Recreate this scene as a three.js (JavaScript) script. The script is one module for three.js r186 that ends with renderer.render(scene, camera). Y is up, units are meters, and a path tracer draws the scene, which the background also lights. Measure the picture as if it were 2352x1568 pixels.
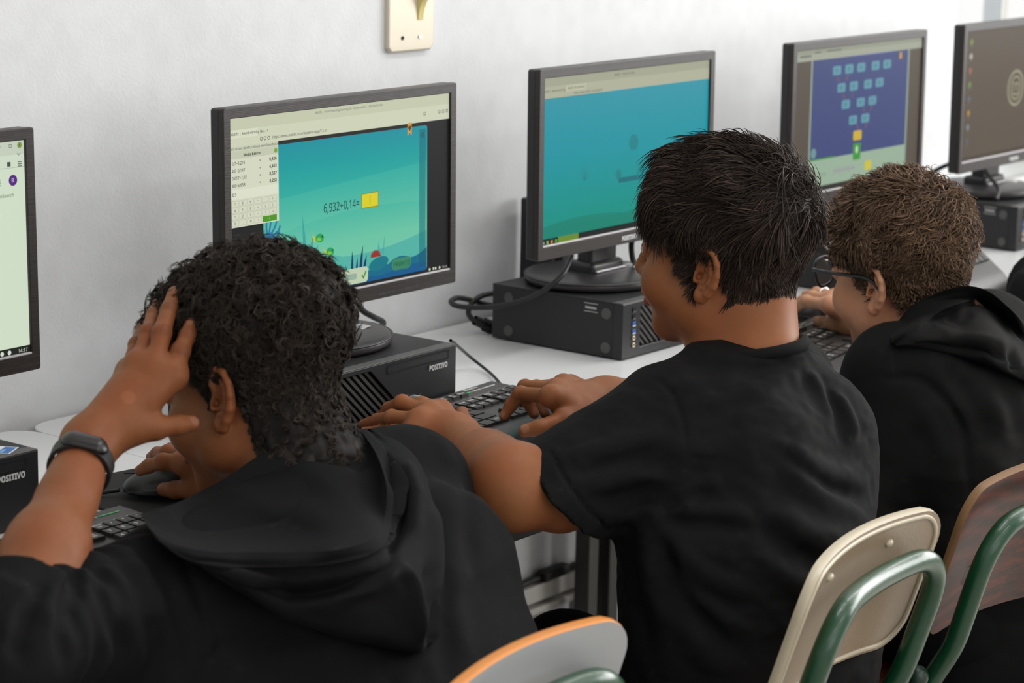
import * as THREE from 'three';
import { RoundedBoxGeometry } from 'three/addons/geometries/RoundedBoxGeometry.js';
import { mergeGeometries } from 'three/addons/utils/BufferGeometryUtils.js';
import { RectAreaLightUniformsLib } from 'three/addons/lights/RectAreaLightUniformsLib.js';

// ------------------------------------------------------------ camera, light, exposure
const W = 2352, H = 1568, FPX = 5553;
const YAW = 52.61 * Math.PI / 180, PITCH = 11.98 * Math.PI / 180, ROLL = 1.13 * Math.PI / 180;
const EYE = new THREE.Vector3(-1.6749, 1.5099, 2.3219);
const fwd = new THREE.Vector3(Math.sin(YAW) * Math.cos(PITCH), -Math.sin(PITCH), -Math.cos(YAW) * Math.cos(PITCH));
const rgt0 = new THREE.Vector3(Math.cos(YAW), 0, Math.sin(YAW));
const upv0 = new THREE.Vector3().crossVectors(rgt0, fwd);
const rgt = rgt0.clone().multiplyScalar(Math.cos(ROLL)).addScaledVector(upv0, Math.sin(ROLL));
const upv = upv0.clone().multiplyScalar(Math.cos(ROLL)).addScaledVector(rgt0, -Math.sin(ROLL));
const scene = new THREE.Scene();
const camera = new THREE.PerspectiveCamera(2 * Math.atan(H / 2 / FPX) * 180 / Math.PI, W / H, 0.05, 60);
camera.position.copy(EYE);
camera.quaternion.setFromRotationMatrix(new THREE.Matrix4().makeBasis(rgt, upv, fwd.clone().negate()));
camera.focus = 2.9; camera.userData.fStop = 7.1;
const renderer = new THREE.WebGLRenderer();
renderer.toneMapping = THREE.LinearToneMapping;
renderer.toneMappingExposure = 1.0;
renderer.shadowMap.enabled = true;
RectAreaLightUniformsLib.init();
scene.background = new THREE.Color(1.0, 1.02, 1.05);

function areaLight(name, w, h, pos, target, color, intensity) {
  const l = new THREE.RectAreaLight(color, intensity, w, h);
  l.name = name; l.position.set(...pos); l.lookAt(...target); l.castShadow = true; scene.add(l); return l;
}
// room: x -3.6..4.3, z 0..6.4, ceiling 2.9.  Daylight from the side windows beyond the last desk and from the windows opposite
areaLight('side_window_light', 3.4, 1.5, [4.24, 1.75, 2.6], [0, 1.2, 2.2], new THREE.Color(1, 0.99, 0.97), 8.0);
areaLight('opposite_window_light', 3.2, 1.4, [-1.8, 1.75, 6.34], [-1.8, 1.75, 0], new THREE.Color(0.985, 0.992, 1.0), 2.0);
const LAMPS = [[0.8, 1.2], [2.3, 1.2], [3.7, 1.2], [-2.4, 3.2], [-0.8, 3.2], [0.8, 3.2], [-2.4, 5.2], [-0.8, 5.2], [0.8, 5.2]];
for (const [x, z] of LAMPS) areaLight('ceiling_lamp_light', 1.2, 0.28, [x, 2.79, z], [x, 0, z], new THREE.Color(1, 0.99, 0.975), 7.2);

// ------------------------------------------------------------ helpers
function px2ray(px, py) {
  return new THREE.Vector3().copy(fwd).addScaledVector(rgt, (px - W / 2) / FPX).addScaledVector(upv, -(py - H / 2) / FPX);
}
// a photo point seen at the scale of s pixels to the metre, or on the level y, or on the plane z
function atS(px, py, s) { return EYE.clone().addScaledVector(px2ray(px, py), FPX / s); }
function atY(px, py, y) { const d = px2ray(px, py); return EYE.clone().addScaledVector(d, (y - EYE.y) / d.y); }
const V = (x, y, z) => new THREE.Vector3(x, y, z);
function rng(seed) { let a = seed >>> 0; return () => { a = (a + 0x6D2B79F5) >>> 0; let t = a; t = Math.imul(t ^ (t >>> 15), t | 1); t ^= t + Math.imul(t ^ (t >>> 7), t | 61); return ((t ^ (t >>> 14)) >>> 0) / 4294967296; }; }
const clamp = (x, a, b) => x < a ? a : x > b ? b : x;
const sstep = (a, b, x) => { const t = clamp((x - a) / (b - a), 0, 1); return t * t * (3 - 2 * t); };
const mix = (a, b, t) => a + (b - a) * t;
// value noise in 3-D
const PERM = (() => { const r = rng(77), p = new Float32Array(4096); for (let i = 0; i < 4096; i++) p[i] = r() * 2 - 1; return p; })();
function hash3(i, j, k) { let h = Math.imul(i, 374761393) ^ Math.imul(j, 668265263) ^ Math.imul(k, 2147483647 ^ 1013904223); h = Math.imul(h ^ (h >>> 13), 1274126177); return PERM[(h ^ (h >>> 16)) & 4095]; }
function noise(x, y, z) {
  const i = Math.floor(x), j = Math.floor(y), k = Math.floor(z); let u = x - i, v = y - j, w = z - k;
  u = u * u * (3 - 2 * u); v = v * v * (3 - 2 * v); w = w * w * (3 - 2 * w);
  const L = (a, b, t) => a + (b - a) * t;
  return L(L(L(hash3(i, j, k), hash3(i + 1, j, k), u), L(hash3(i, j + 1, k), hash3(i + 1, j + 1, k), u), v),
    L(L(hash3(i, j, k + 1), hash3(i + 1, j, k + 1), u), L(hash3(i, j + 1, k + 1), hash3(i + 1, j + 1, k + 1), u), v), w);
}
function fbm(x, y, z, n = 3) { let s = 0, a = 0.5; for (let i = 0; i < n; i++) { s += a * noise(x, y, z); x *= 2.03; y *= 2.03; z *= 2.03; a *= 0.5; } return s; }

// names and tags
const taken = {};
function numbered(name) { const n = taken[name] = (taken[name] ?? -1) + 1; return n ? name + '_' + String(n).padStart(3, '0') : name; }
function shade(o) { o.traverse((m) => { if (m.isMesh) { m.castShadow = true; m.receiveShadow = true; } }); return o; }
function tag(o, label, category, group, kind) { o.userData.label = label; if (category) o.userData.category = category; if (group) o.userData.group = group; if (kind) o.userData.kind = kind; return o; }
function thing(name, label, category, pos = [0, 0, 0], turn = 0, group) {
  const o = new THREE.Group(); o.name = numbered(name); o.position.set(...pos); o.rotation.y = turn; scene.add(o);
  return tag(o, label, category, group);
}
function part(name, geo, mat, parent, label) {
  const m = new THREE.Mesh(geo, mat); m.name = name; m.castShadow = m.receiveShadow = true; parent.add(m); if (label) m.userData.label = label; return m;
}
function structure(name, geo, mat, label) {
  const m = part(numbered(name), geo, mat, scene); m.userData.kind = 'structure'; m.userData.label = label; return m;
}
function solo(name, geo, mat, label, category, group) { const m = part(numbered(name), geo, mat, scene); return tag(m, label, category, group); }
function merge(list) { return mergeGeometries(list.map((g) => { const q = g.index ? g.toNonIndexed() : g; for (const k of Object.keys(q.attributes)) if (!['position', 'normal', 'uv'].includes(k)) q.deleteAttribute(k); return q; })); }
function box(w, h, d, x = 0, y = 0, z = 0, r = 0.002, seg = 2) {
  const q = Math.min(r, w / 2.02, h / 2.02, d / 2.02);
  const g = r > 0 ? new RoundedBoxGeometry(w, h, d, seg, q) : new THREE.BoxGeometry(w, h, d);
  g.translate(x, y, z); return g;
}
function tube(pts, r, seg = 48, rad = 10, closed = false, tension = 0.5) {
  return new THREE.TubeGeometry(new THREE.CatmullRomCurve3(pts.map((p) => p.isVector3 ? p : V(...p)), closed, 'catmullrom', tension), seg, r, rad, closed);
}
function lathe(pts, seg = 40) { return new THREE.LatheGeometry(pts.map(([a, b]) => new THREE.Vector2(a, b)), seg); }

// textures
function canvasTex(w, h, draw, srgb = true) {
  const c = document.createElement('canvas'); c.width = w; c.height = h; draw(c.getContext('2d'), w, h);
  const t = new THREE.CanvasTexture(c); if (srgb) t.colorSpace = THREE.SRGBColorSpace; t.anisotropy = 8; return t;
}
function dataTex(w, h, f, srgb = false, rep) {
  const d = new Uint8Array(w * h * 4);
  for (let y = 0; y < h; y++) for (let x = 0; x < w; x++) { const v = f(x, y), o = (y * w + x) * 4; if (Array.isArray(v)) { d[o] = clamp(v[0], 0, 255); d[o + 1] = clamp(v[1], 0, 255); d[o + 2] = clamp(v[2], 0, 255); } else d[o] = d[o + 1] = d[o + 2] = clamp(v, 0, 255); d[o + 3] = 255; }
  const t = new THREE.DataTexture(d, w, h); t.magFilter = THREE.LinearFilter; t.minFilter = THREE.LinearFilter; t.wrapS = t.wrapT = THREE.RepeatWrapping;
  if (srgb) t.colorSpace = THREE.SRGBColorSpace; if (rep) t.repeat.set(...rep); t.needsUpdate = true; return t;
}
// periodic noise for tiling textures
function pnoise(n, cells, seed) {
  const r = rng(seed), g = new Float32Array(cells * cells).map(() => r() * 2 - 1);
  return (x, y) => { const a = x / n * cells, b = y / n * cells, i = Math.floor(a), j = Math.floor(b); let u = a - i, v = b - j; u = u * u * (3 - 2 * u); v = v * v * (3 - 2 * v); const G = (p, q) => g[((q % cells) + cells) % cells * cells + ((p % cells) + cells) % cells]; return mix(mix(G(i, j), G(i + 1, j), u), mix(G(i, j + 1), G(i + 1, j + 1), u), v); };
}
const rgb = (r, g, b) => new THREE.Color().setRGB(r, g, b);
const std = (o) => new THREE.MeshStandardMaterial(o);
const phys = (o) => new THREE.MeshPhysicalMaterial(o);
// ------------------------------------------------------------ room
const M = {};
{
  const n1 = pnoise(512, 96, 1), n2 = pnoise(512, 40, 2), n3 = pnoise(512, 9, 3), n4 = pnoise(512, 200, 4);
  M.plasterBump = dataTex(512, 512, (x, y) => 128 + 50 * n1(x, y) + 40 * n2(x, y) + 24 * n4(x, y));
  M.plasterCol = dataTex(512, 512, (x, y) => { const v = 246 + 3 * n3(x, y) + 3 * n2(x, y); return [v, v, v]; }, true);
  M.fabricBump = dataTex(256, 256, (x, y) => 128 + 60 * Math.sin((x + y) * Math.PI / 4) * 0.5 + 60 * pnoiseFab(x, y));
  M.grain = dataTex(512, 512, (x, y) => 128 + 60 * pg1(x, y) + 50 * pg2(x, y));
}
function pnoiseFab(x, y) { pnoiseFab.f ??= pnoise(256, 128, 9); return pnoiseFab.f(x, y); }
function pg1(x, y) { pg1.f ??= pnoise(512, 256, 12); return pg1.f(x, y); }
function pg2(x, y) { pg2.f ??= pnoise(512, 120, 13); return pg2.f(x, y); }
const rep = (t, x, y) => { const c = t.clone(); c.repeat.set(x, y); c.needsUpdate = true; return c; };
function uvMetres(geo, k = 1) {   // box-projected uv in metres
  const p = geo.attributes.position, n = geo.attributes.normal, uv = new Float32Array(p.count * 2);
  for (let i = 0; i < p.count; i++) { const ax = Math.abs(n.getX(i)), ay = Math.abs(n.getY(i)), az = Math.abs(n.getZ(i)); const [a, b] = az >= ax && az >= ay ? [p.getX(i), p.getY(i)] : ax >= ay ? [p.getZ(i), p.getY(i)] : [p.getX(i), p.getZ(i)]; uv[2 * i] = a * k; uv[2 * i + 1] = b * k; }
  geo.setAttribute('uv', new THREE.BufferAttribute(uv, 2)); return geo;
}
M.wall = std({ color: rgb(0.76, 0.77, 0.785), map: rep(M.plasterCol, 1.1, 1.1), roughness: 0.75, bumpMap: rep(M.plasterBump, 3.5, 3.5), bumpScale: 0.0003 });
M.ceiling = std({ color: rgb(0.82, 0.82, 0.8), roughness: 0.9 });
M.floor = std({ color: rgb(0.48, 0.44, 0.40), roughness: 0.35, bumpMap: rep(M.grain, 2, 2), bumpScale: 0.0004 });
M.alu = std({ color: rgb(0.62, 0.65, 0.66), roughness: 0.45, metalness: 0.6 });
M.glassPane = phys({ color: rgb(1, 1, 1), roughness: 0.02, transmission: 1, thickness: 0, ior: 1.5 });

const RX0 = -3.6, RX1 = 4.3, RZ1 = 6.4, RH = 2.9, TH = 0.15;
function wallBox(x0, x1, y0, y1, z0, z1) { return uvMetres(box(x1 - x0, y1 - y0, z1 - z0, (x0 + x1) / 2, (y0 + y1) / 2, (z0 + z1) / 2, 0)); }
// back wall: solid to x = 2.845, then a window opening from sill 0.78 to 2.3
const WX0 = 2.845, WX1 = 4.1, WY0 = 0.78, WY1 = 2.3;
structure('wall_back', merge([
  wallBox(RX0 - TH, WX0, 0, RH, -TH, 0), wallBox(WX0, WX1, 0, WY0, -TH, 0), wallBox(WX0, WX1, WY1, RH, -TH, 0), wallBox(WX1, RX1 + TH, 0, RH, -TH, 0)]),
  M.wall, 'white plastered wall behind the row of monitors');
structure('wall_left', wallBox(RX0 - TH, RX0, 0, RH, 0, RZ1), M.wall, 'white side wall of the classroom');
// side wall and opposite wall with the window openings that let the daylight in
structure('wall_right', merge([wallBox(RX1, RX1 + TH, 0, 1.0, 0, RZ1), wallBox(RX1, RX1 + TH, 2.5, RH, 0, RZ1), wallBox(RX1, RX1 + TH, 1.0, 2.5, 0, 0.9), wallBox(RX1, RX1 + TH, 1.0, 2.5, 4.3, RZ1)]), M.wall, 'white side wall with a wide window');
structure('wall_front', merge([wallBox(RX0, RX1, 0, 1.05, RZ1, RZ1 + TH), wallBox(RX0, RX1, 2.45, RH, RZ1, RZ1 + TH), wallBox(RX0, -3.4, 1.05, 2.45, RZ1, RZ1 + TH), wallBox(-0.2, RX1, 1.05, 2.45, RZ1, RZ1 + TH)]), M.wall, 'white wall opposite the desks with windows');
structure('floor', wallBox(RX0 - TH, RX1 + TH, -0.12, 0, -TH, RZ1 + TH), M.floor, 'brownish grey classroom floor');
structure('ceiling', wallBox(RX0 - TH, RX1 + TH, RH, RH + 0.12, -TH, RZ1 + TH), M.ceiling, 'white ceiling');
function windowUnit(name, axis, a0, a1, y0, y1, at, bars, label) {
  const g = new THREE.Group(); g.name = name; g.userData.kind = 'structure'; g.userData.label = label; scene.add(g);
  const B = (u0, u1, v0, v1, t) => axis === 'x' ? box(u1 - u0, v1 - v0, t, (u0 + u1) / 2, (v0 + v1) / 2, at, 0.003) : box(t, v1 - v0, u1 - u0, at, (v0 + v1) / 2, (u0 + u1) / 2, 0.003);
  part('window_frame', merge([B(a0, a1, y0, y0 + 0.04, 0.06), B(a0, a1, y1 - 0.04, y1, 0.06), B(a0, a0 + 0.035, y0, y1, 0.06), B(a1 - 0.035, a1, y0, y1, 0.06)]), M.alu, g);
  const xs = [a0 + 0.035, ...bars, a1 - 0.035];
  for (const b of bars) part('mullion', B(b - 0.014, b + 0.014, y0 + 0.04, y1 - 0.04, 0.045), M.alu, g);
  for (let i = 0; i + 1 < xs.length; i++) part('pane', B(xs[i], xs[i + 1], y0 + 0.04, y1 - 0.04, 0.004), M.glassPane, g);
  shade(g); return g;
}
windowUnit('window_1', 'x', WX0, WX1, WY0, WY1, -0.05, [3.12, 3.6], 'aluminium window beside the end of the white wall');
windowUnit('window_2', 'z', 0.9, 4.3, 1.0, 2.5, RX1 + 0.06, [1.75, 2.6, 3.45], 'wide window in the side wall');
windowUnit('window_3', 'x', -3.4, -0.2, 1.05, 2.45, RZ1 + 0.06, [-2.6, -1.8, -1.0], 'wide window opposite the desks');
// ceiling lamps
M.lampBody = std({ color: rgb(0.8, 0.8, 0.8), roughness: 0.5 });
M.lampGlow = std({ color: rgb(0.9, 0.9, 0.9), emissive: rgb(1, 0.98, 0.95), emissiveIntensity: 3 });
LAMPS.forEach(([x, z]) => {
  const l = thing('ceiling_lamp', 'flat white fluorescent ceiling lamp with a frosted cover', 'lamp', [x, 2.8, z], 0, 'ceiling lamps of the classroom');
  part('housing', box(1.28, 0.1, 0.34, 0, 0.05, 0, 0.01), M.lampBody, l); part('diffuser', box(1.2, 0.006, 0.28, 0, -0.003, 0, 0.002), M.lampGlow, l);
});
// curtain at the window
{
  const g = new THREE.PlaneGeometry(0.62, 1.5, 120, 1), p = g.attributes.position;
  for (let i = 0; i < p.count; i++) p.setZ(i, 0.022 * Math.sin(p.getX(i) * 92) + 0.008 * Math.sin(p.getX(i) * 37 + 1));
  g.computeVertexNormals(); g.translate(3.5, 1.57, 0.06);
  solo('curtain', g, phys({ color: rgb(0.82, 0.74, 0.6), roughness: 0.95, side: THREE.DoubleSide, transmission: 0.35, thickness: 0 }), 'cream curtain hanging in folds at the window', 'curtain');
}
// cable raceway on the wall under the desks, with a black cable lying on it
M.raceway = std({ color: rgb(0.62, 0.6, 0.56), roughness: 0.5 });
structure('trim_1', merge([box(6.2, 0.03, 0.02, -0.3, 0.262, 0.010, 0.003), box(6.2, 0.012, 0.028, -0.3, 0.236, 0.014, 0.003)]), M.raceway, 'grey cable raceway along the wall under the desks');
structure('trim_2', box(0.075, 0.30, 0.014, 1.585, 0.09, 0.007, 0.003), M.raceway, 'upright grey cable duct below the raceway');
M.blackPlastic = std({ color: rgb(0.012, 0.012, 0.013), roughness: 0.45 });
M.cable = std({ color: rgb(0.01, 0.01, 0.011), roughness: 0.5 });
{
  const pts = []; for (let i = 0; i <= 16; i++) { const x = 0.9 + i * 0.06; pts.push(V(x, 0.284 + 0.003 * Math.sin(i * 1.7), 0.014 + 0.004 * Math.sin(i * 1.1))); }
  const c = thing('wall_cable', 'black cable with a joint lying along the raceway under the desks', 'cable', [0, 0, 0]);
  part('lead', tube(pts, 0.006, 60, 8), M.cable, c); part('joint', box(0.07, 0.018, 0.022, 1.47, 0.288, 0.016, 0.005), M.cable, c);
}
// light switch
{
  const s = thing('light_switch', 'beige metal wall switch plate with a yellowed rocker', 'switch', [1.092, 1.1855, 0]);
  const sh = new THREE.Shape(); sh.moveTo(-0.05, 0.006); sh.lineTo(-0.05, 0.12); sh.lineTo(0.05, 0.12); sh.lineTo(0.05, 0.006); sh.lineTo(0.044, 0.0); sh.lineTo(-0.044, 0); sh.closePath();
  const hole = new THREE.Path(); hole.moveTo(0.012, 0.042); hole.lineTo(0.027, 0.042); hole.lineTo(0.027, 0.082); hole.lineTo(0.012, 0.082); hole.closePath(); sh.holes.push(hole);
  const g = new THREE.ExtrudeGeometry(sh, { depth: 0.006, bevelEnabled: true, bevelSize: 0.0025, bevelThickness: 0.0025, bevelSegments: 2 });
  part('plate', g, std({ color: rgb(0.62, 0.56, 0.45), roughness: 0.4, metalness: 0.25 }), s);
  part('switch_box', box(0.02, 0.05, 0.002, 0.0195, 0.062, 0.001, 0), std({ color: rgb(0.02, 0.02, 0.015), roughness: 0.8 }), s);
  const r = new THREE.Shape(); r.moveTo(0, 0); r.lineTo(0.006, 0.0); r.quadraticCurveTo(0.0085, 0.022, 0.0165, 0.03); r.lineTo(0.0145, 0.034); r.lineTo(0, 0.034); r.closePath();
  const rg = new THREE.ExtrudeGeometry(r, { depth: 0.0105, bevelEnabled: true, bevelSize: 0.0008, bevelThickness: 0.0008, bevelSegments: 2 });
  rg.rotateY(-Math.PI / 2); rg.translate(0.0247, 0.0445, 0.003); part('rocker', rg, std({ color: rgb(0.74, 0.62, 0.25), roughness: 0.35 }), s);
  const sc = new THREE.CylinderGeometry(0.003, 0.003, 0.002, 14); sc.rotateX(Math.PI / 2);
  const a = sc.clone(); a.translate(-0.021, 0.018, 0.0085); part('screw_hole', a, std({ color: rgb(0.02, 0.02, 0.02), roughness: 0.9 }), s);
  const b = sc.clone(); b.translate(0.0185, 0.018, 0.009); part('screw', b, std({ color: rgb(0.6, 0.6, 0.6), roughness: 0.25, metalness: 1 }), s);
}
// ------------------------------------------------------------ desks
const DT = 0.75, DZ = 0.652;
M.deskTop = phys({ color: rgb(0.76, 0.77, 0.78), roughness: 0.32, clearcoat: 0.25, clearcoatRoughness: 0.2, bumpMap: rep(M.grain, 4, 4), bumpScale: 0.00006 });
M.deskEdge = std({ color: rgb(0.44, 0.42, 0.39), roughness: 0.3 });
M.deskSteel = std({ color: rgb(0.035, 0.032, 0.03), roughness: 0.4 });
function desk(x0, x1, label) {
  const w = x1 - x0, d = DZ - 0.006, o = thing('computer_desk', label, 'desk', [(x0 + x1) / 2, 0, 0.006]);
  const sh = new THREE.Shape(), r = 0.05, a = -w / 2, b = w / 2;
  sh.moveTo(a + r, 0); sh.lineTo(b - r, 0); sh.quadraticCurveTo(b, 0, b, r); sh.lineTo(b, d); sh.lineTo(a, d); sh.lineTo(a, r); sh.quadraticCurveTo(a, 0, a + r, 0);
  const mk = (dep, y) => { const g = new THREE.ExtrudeGeometry(sh, { depth: dep, bevelEnabled: true, bevelSize: 0.0012, bevelOffset: -0.0012, bevelThickness: 0.0012, bevelSegments: 2, curveSegments: 12 }); g.rotateX(Math.PI / 2); g.translate(0, y, 0); return uvMetres(g); };
  part('tabletop', mk(0.0026, DT - 0.0012), M.deskTop, o);
  part('edge_band', mk(0.0366, DT - 0.0012 - 0.0052), M.deskEdge, o, 'grey edge of the white tabletop');
  for (const z of [d - 0.02, 0.05]) part('frame_rail', box(w - 0.01, 0.026, 0.03, 0, DT - 0.059, z, 0.003), M.deskSteel, o);
  for (const sx of [-1, 1]) for (const z of [0.06, d - 0.05]) part('leg', box(0.03, DT - 0.046, 0.03, sx * (w / 2 - 0.03), (DT - 0.046) / 2, z, 0.004), M.deskSteel, o);
}
desk(-0.875, 0.3245, 'white computer desk under the screen with the search page');
desk(0.3255, 1.5245, 'white computer desk under the arithmetic game screen');
desk(1.5255, 2.7245, 'white computer desk under the dark blue number puzzle screen');
desk(2.7255, 3.6, 'white computer desk below the window with the curtain');
// ------------------------------------------------------------ computers
{
  const st = []; const r = rng(5); for (let y = 0; y < 256; y++) st.push(r());
  const nn = pnoise(256, 24, 6), nf = pnoise(256, 128, 8);
  M.brushedCol = dataTex(256, 256, (x, y) => { const v = st[y] * 0.5 + 0.5 * st[(y >> 1) * 2] + 0.35 * nn(x * 0.5, y * 4); const k = 0.75 + 0.55 * v; return [34 * k, 28 * k, 26 * k]; }, true);
  M.brushedBump = dataTex(256, 256, (x, y) => 90 + 120 * st[y] + 30 * nf(x, y));
  const pw = pnoise(256, 170, 21), pw2 = pnoise(256, 60, 22);
  M.powderBump = dataTex(256, 256, (x, y) => 128 + 70 * pw(x, y) + 40 * pw2(x, y));
}
M.bezel = std({ map: M.brushedCol, roughness: 0.42, bumpMap: M.brushedBump, bumpScale: 0.00012 });
M.shell = std({ color: rgb(0.018, 0.017, 0.018), roughness: 0.42 });
M.baseGloss = std({ color: rgb(0.03, 0.028, 0.029), roughness: 0.38, bumpMap: M.powderBump, bumpScale: 0.00005 });
M.silver = std({ color: rgb(0.55, 0.53, 0.55), roughness: 0.35, metalness: 0.3 });
M.powder = std({ color: rgb(0.0135, 0.013, 0.0138), roughness: 0.52, bumpMap: rep(M.powderBump, 6, 6), bumpScale: 0.00012 });
M.pcFront = std({ color: rgb(0.013, 0.013, 0.014), roughness: 0.4, bumpMap: rep(M.powderBump, 6, 6), bumpScale: 0.00008 });
M.pcBevel = std({ color: rgb(0.09, 0.087, 0.088), roughness: 0.42 });
M.slat = std({ color: rgb(0.05, 0.046, 0.044), roughness: 0.45 });
M.void = std({ color: rgb(0.003, 0.003, 0.003), roughness: 0.9 });
M.foot = std({ color: rgb(0.075, 0.075, 0.075), roughness: 0.6 });
M.usbBlue = std({ color: rgb(0.02, 0.09, 0.36), roughness: 0.5 });
M.usbMetal = std({ color: rgb(0.7, 0.68, 0.6), roughness: 0.3, metalness: 0.9 });
M.ledWhite = std({ color: rgb(0.8, 0.9, 1), emissive: rgb(0.75, 0.9, 1), emissiveIntensity: 1.2 });
M.gold = std({ color: rgb(0.65, 0.55, 0.4), roughness: 0.35, metalness: 0.8 });
function printTex(w, h, draw) { return canvasTex(w, h, (c) => { c.clearRect(0, 0, w, h); draw(c, w, h); }); }
const logoTex = printTex(512, 128, (c, w, h) => { c.fillStyle = '#fff'; c.font = 'bold 104px sans-serif'; c.textAlign = 'center'; c.textBaseline = 'middle'; c.save(); c.translate(w / 2, h / 2 + 4); c.scale(0.92, 1); c.lineWidth = 7; c.strokeStyle = '#fff'; c.fillText('POSITIVO', 0, 0); c.strokeText('POSITIVO', 0, 0); c.restore(); });
M.logo = std({ color: rgb(0.62, 0.62, 0.62), roughness: 0.4, alphaMap: null, map: logoTex, transparent: true });
const rulesTex = printTex(256, 256, (c) => { c.fillStyle = '#fff'; c.fillRect(20, 30, 216, 12); c.fillRect(20, 214, 216, 12); c.font = 'bold 84px sans-serif'; c.textAlign = 'center'; c.textBaseline = 'middle'; c.save(); c.translate(128, 130); c.scale(0.62, 1); c.fillText('SLIMLINE'.slice(0, 0), 0, 0); c.restore(); for (let i = 0; i < 9; i++) c.fillRect(44 + i * 19, 104 + (i % 3) * 4, 14, 52 - (i % 2) * 8); });
M.rules = std({ color: rgb(0.6, 0.6, 0.6), roughness: 0.5, map: rulesTex, transparent: true });
function decal(w, h, x, y, z, rot) { const g = new THREE.PlaneGeometry(w, h); if (rot) g.applyMatrix4(new THREE.Matrix4().makeRotationFromEuler(new THREE.Euler(...rot))); g.translate(x, y, z); return g; }

// --- system unit: 0.30 wide, 0.084 high, 0.242 deep; origin at the front lower edge's middle, front towards +z
const PW = 0.30, PH = 0.084, PD = 0.242;
const pcGeo = (() => {
  const G = {};
  const bodyDepth = PD - 0.018;
  G.body = uvMetres(merge([box(PW, PH - 0.003, bodyDepth, 0, (PH - 0.003) / 2 + 0.001, -PD + bodyDepth / 2, 0.0012), box(PW + 0.0006, 0.0022, bodyDepth, 0, PH - 0.0011, -PD + bodyDepth / 2, 0.0008)]));
  // front: plate with a slanted opening for the grille
  const X = (m) => m - PW / 2, sh = new THREE.Shape();
  sh.moveTo(X(0), 0.001); sh.lineTo(X(PW), 0.001); sh.lineTo(X(PW), PH - 0.001); sh.lineTo(X(0), PH - 0.001); sh.closePath();
  const hole = new THREE.Path(); hole.moveTo(X(0.046), PH - 0.008); hole.lineTo(X(0.046), 0.014); hole.lineTo(X(0.19), 0.014); hole.lineTo(X(0.122), PH - 0.008); hole.closePath(); sh.holes.push(hole);
  G.front = new THREE.ExtrudeGeometry(sh, { depth: 0.015, bevelEnabled: true, bevelSize: 0.001, bevelOffset: -0.001, bevelThickness: 0.001, bevelSegments: 2 });
  G.front.translate(0, 0, -0.017); uvMetres(G.front);
  G.bevel = box(PW - 0.001, 0.0012, 0.015, 0, PH - 0.0004, -0.0085, 0.0005);
  G.back = box(0.15, PH - 0.02, 0.002, X(0.118), PH / 2, -0.0175, 0);
  // slanted slats, cut to the opening
  G.slats = [];
  const y0 = 0.0145, y1 = PH - 0.0085, k = (0.19 - 0.122) / (y1 - y0);   // x shift per metre downwards
  for (let i = 0; i < 15; i++) {
    let xt = 0.122 - 0.006 - i * 0.0122, ya = y1, yb = y0;
    const xAt = (y) => xt + (y1 - y) * k;
    if (xAt(yb) < 0.05) continue;
    if (xt < 0.047) ya = y1 - (0.047 - xt) / k;
    const xa = xAt(ya), xb = xAt(yb), len = Math.hypot(xb - xa, ya - yb);
    const g = new THREE.BoxGeometry(0.0042, len, 0.008); g.rotateZ(Math.atan2(xb - xa, ya - yb)); g.translate(X((xa + xb) / 2), (ya + yb) / 2, -0.009); G.slats.push(g);
  }
  const cross = []; for (let j = 0; j < 9; j++) { const y = y0 + 0.004 + j * 0.0062; const w = 0.122 + (y1 - y) * k - 0.048; cross.push(box(w, 0.0012, 0.002, X(0.047 + w / 2), y, -0.0145, 0)); }
  G.cross = merge(cross);
  return G;
})();
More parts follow.
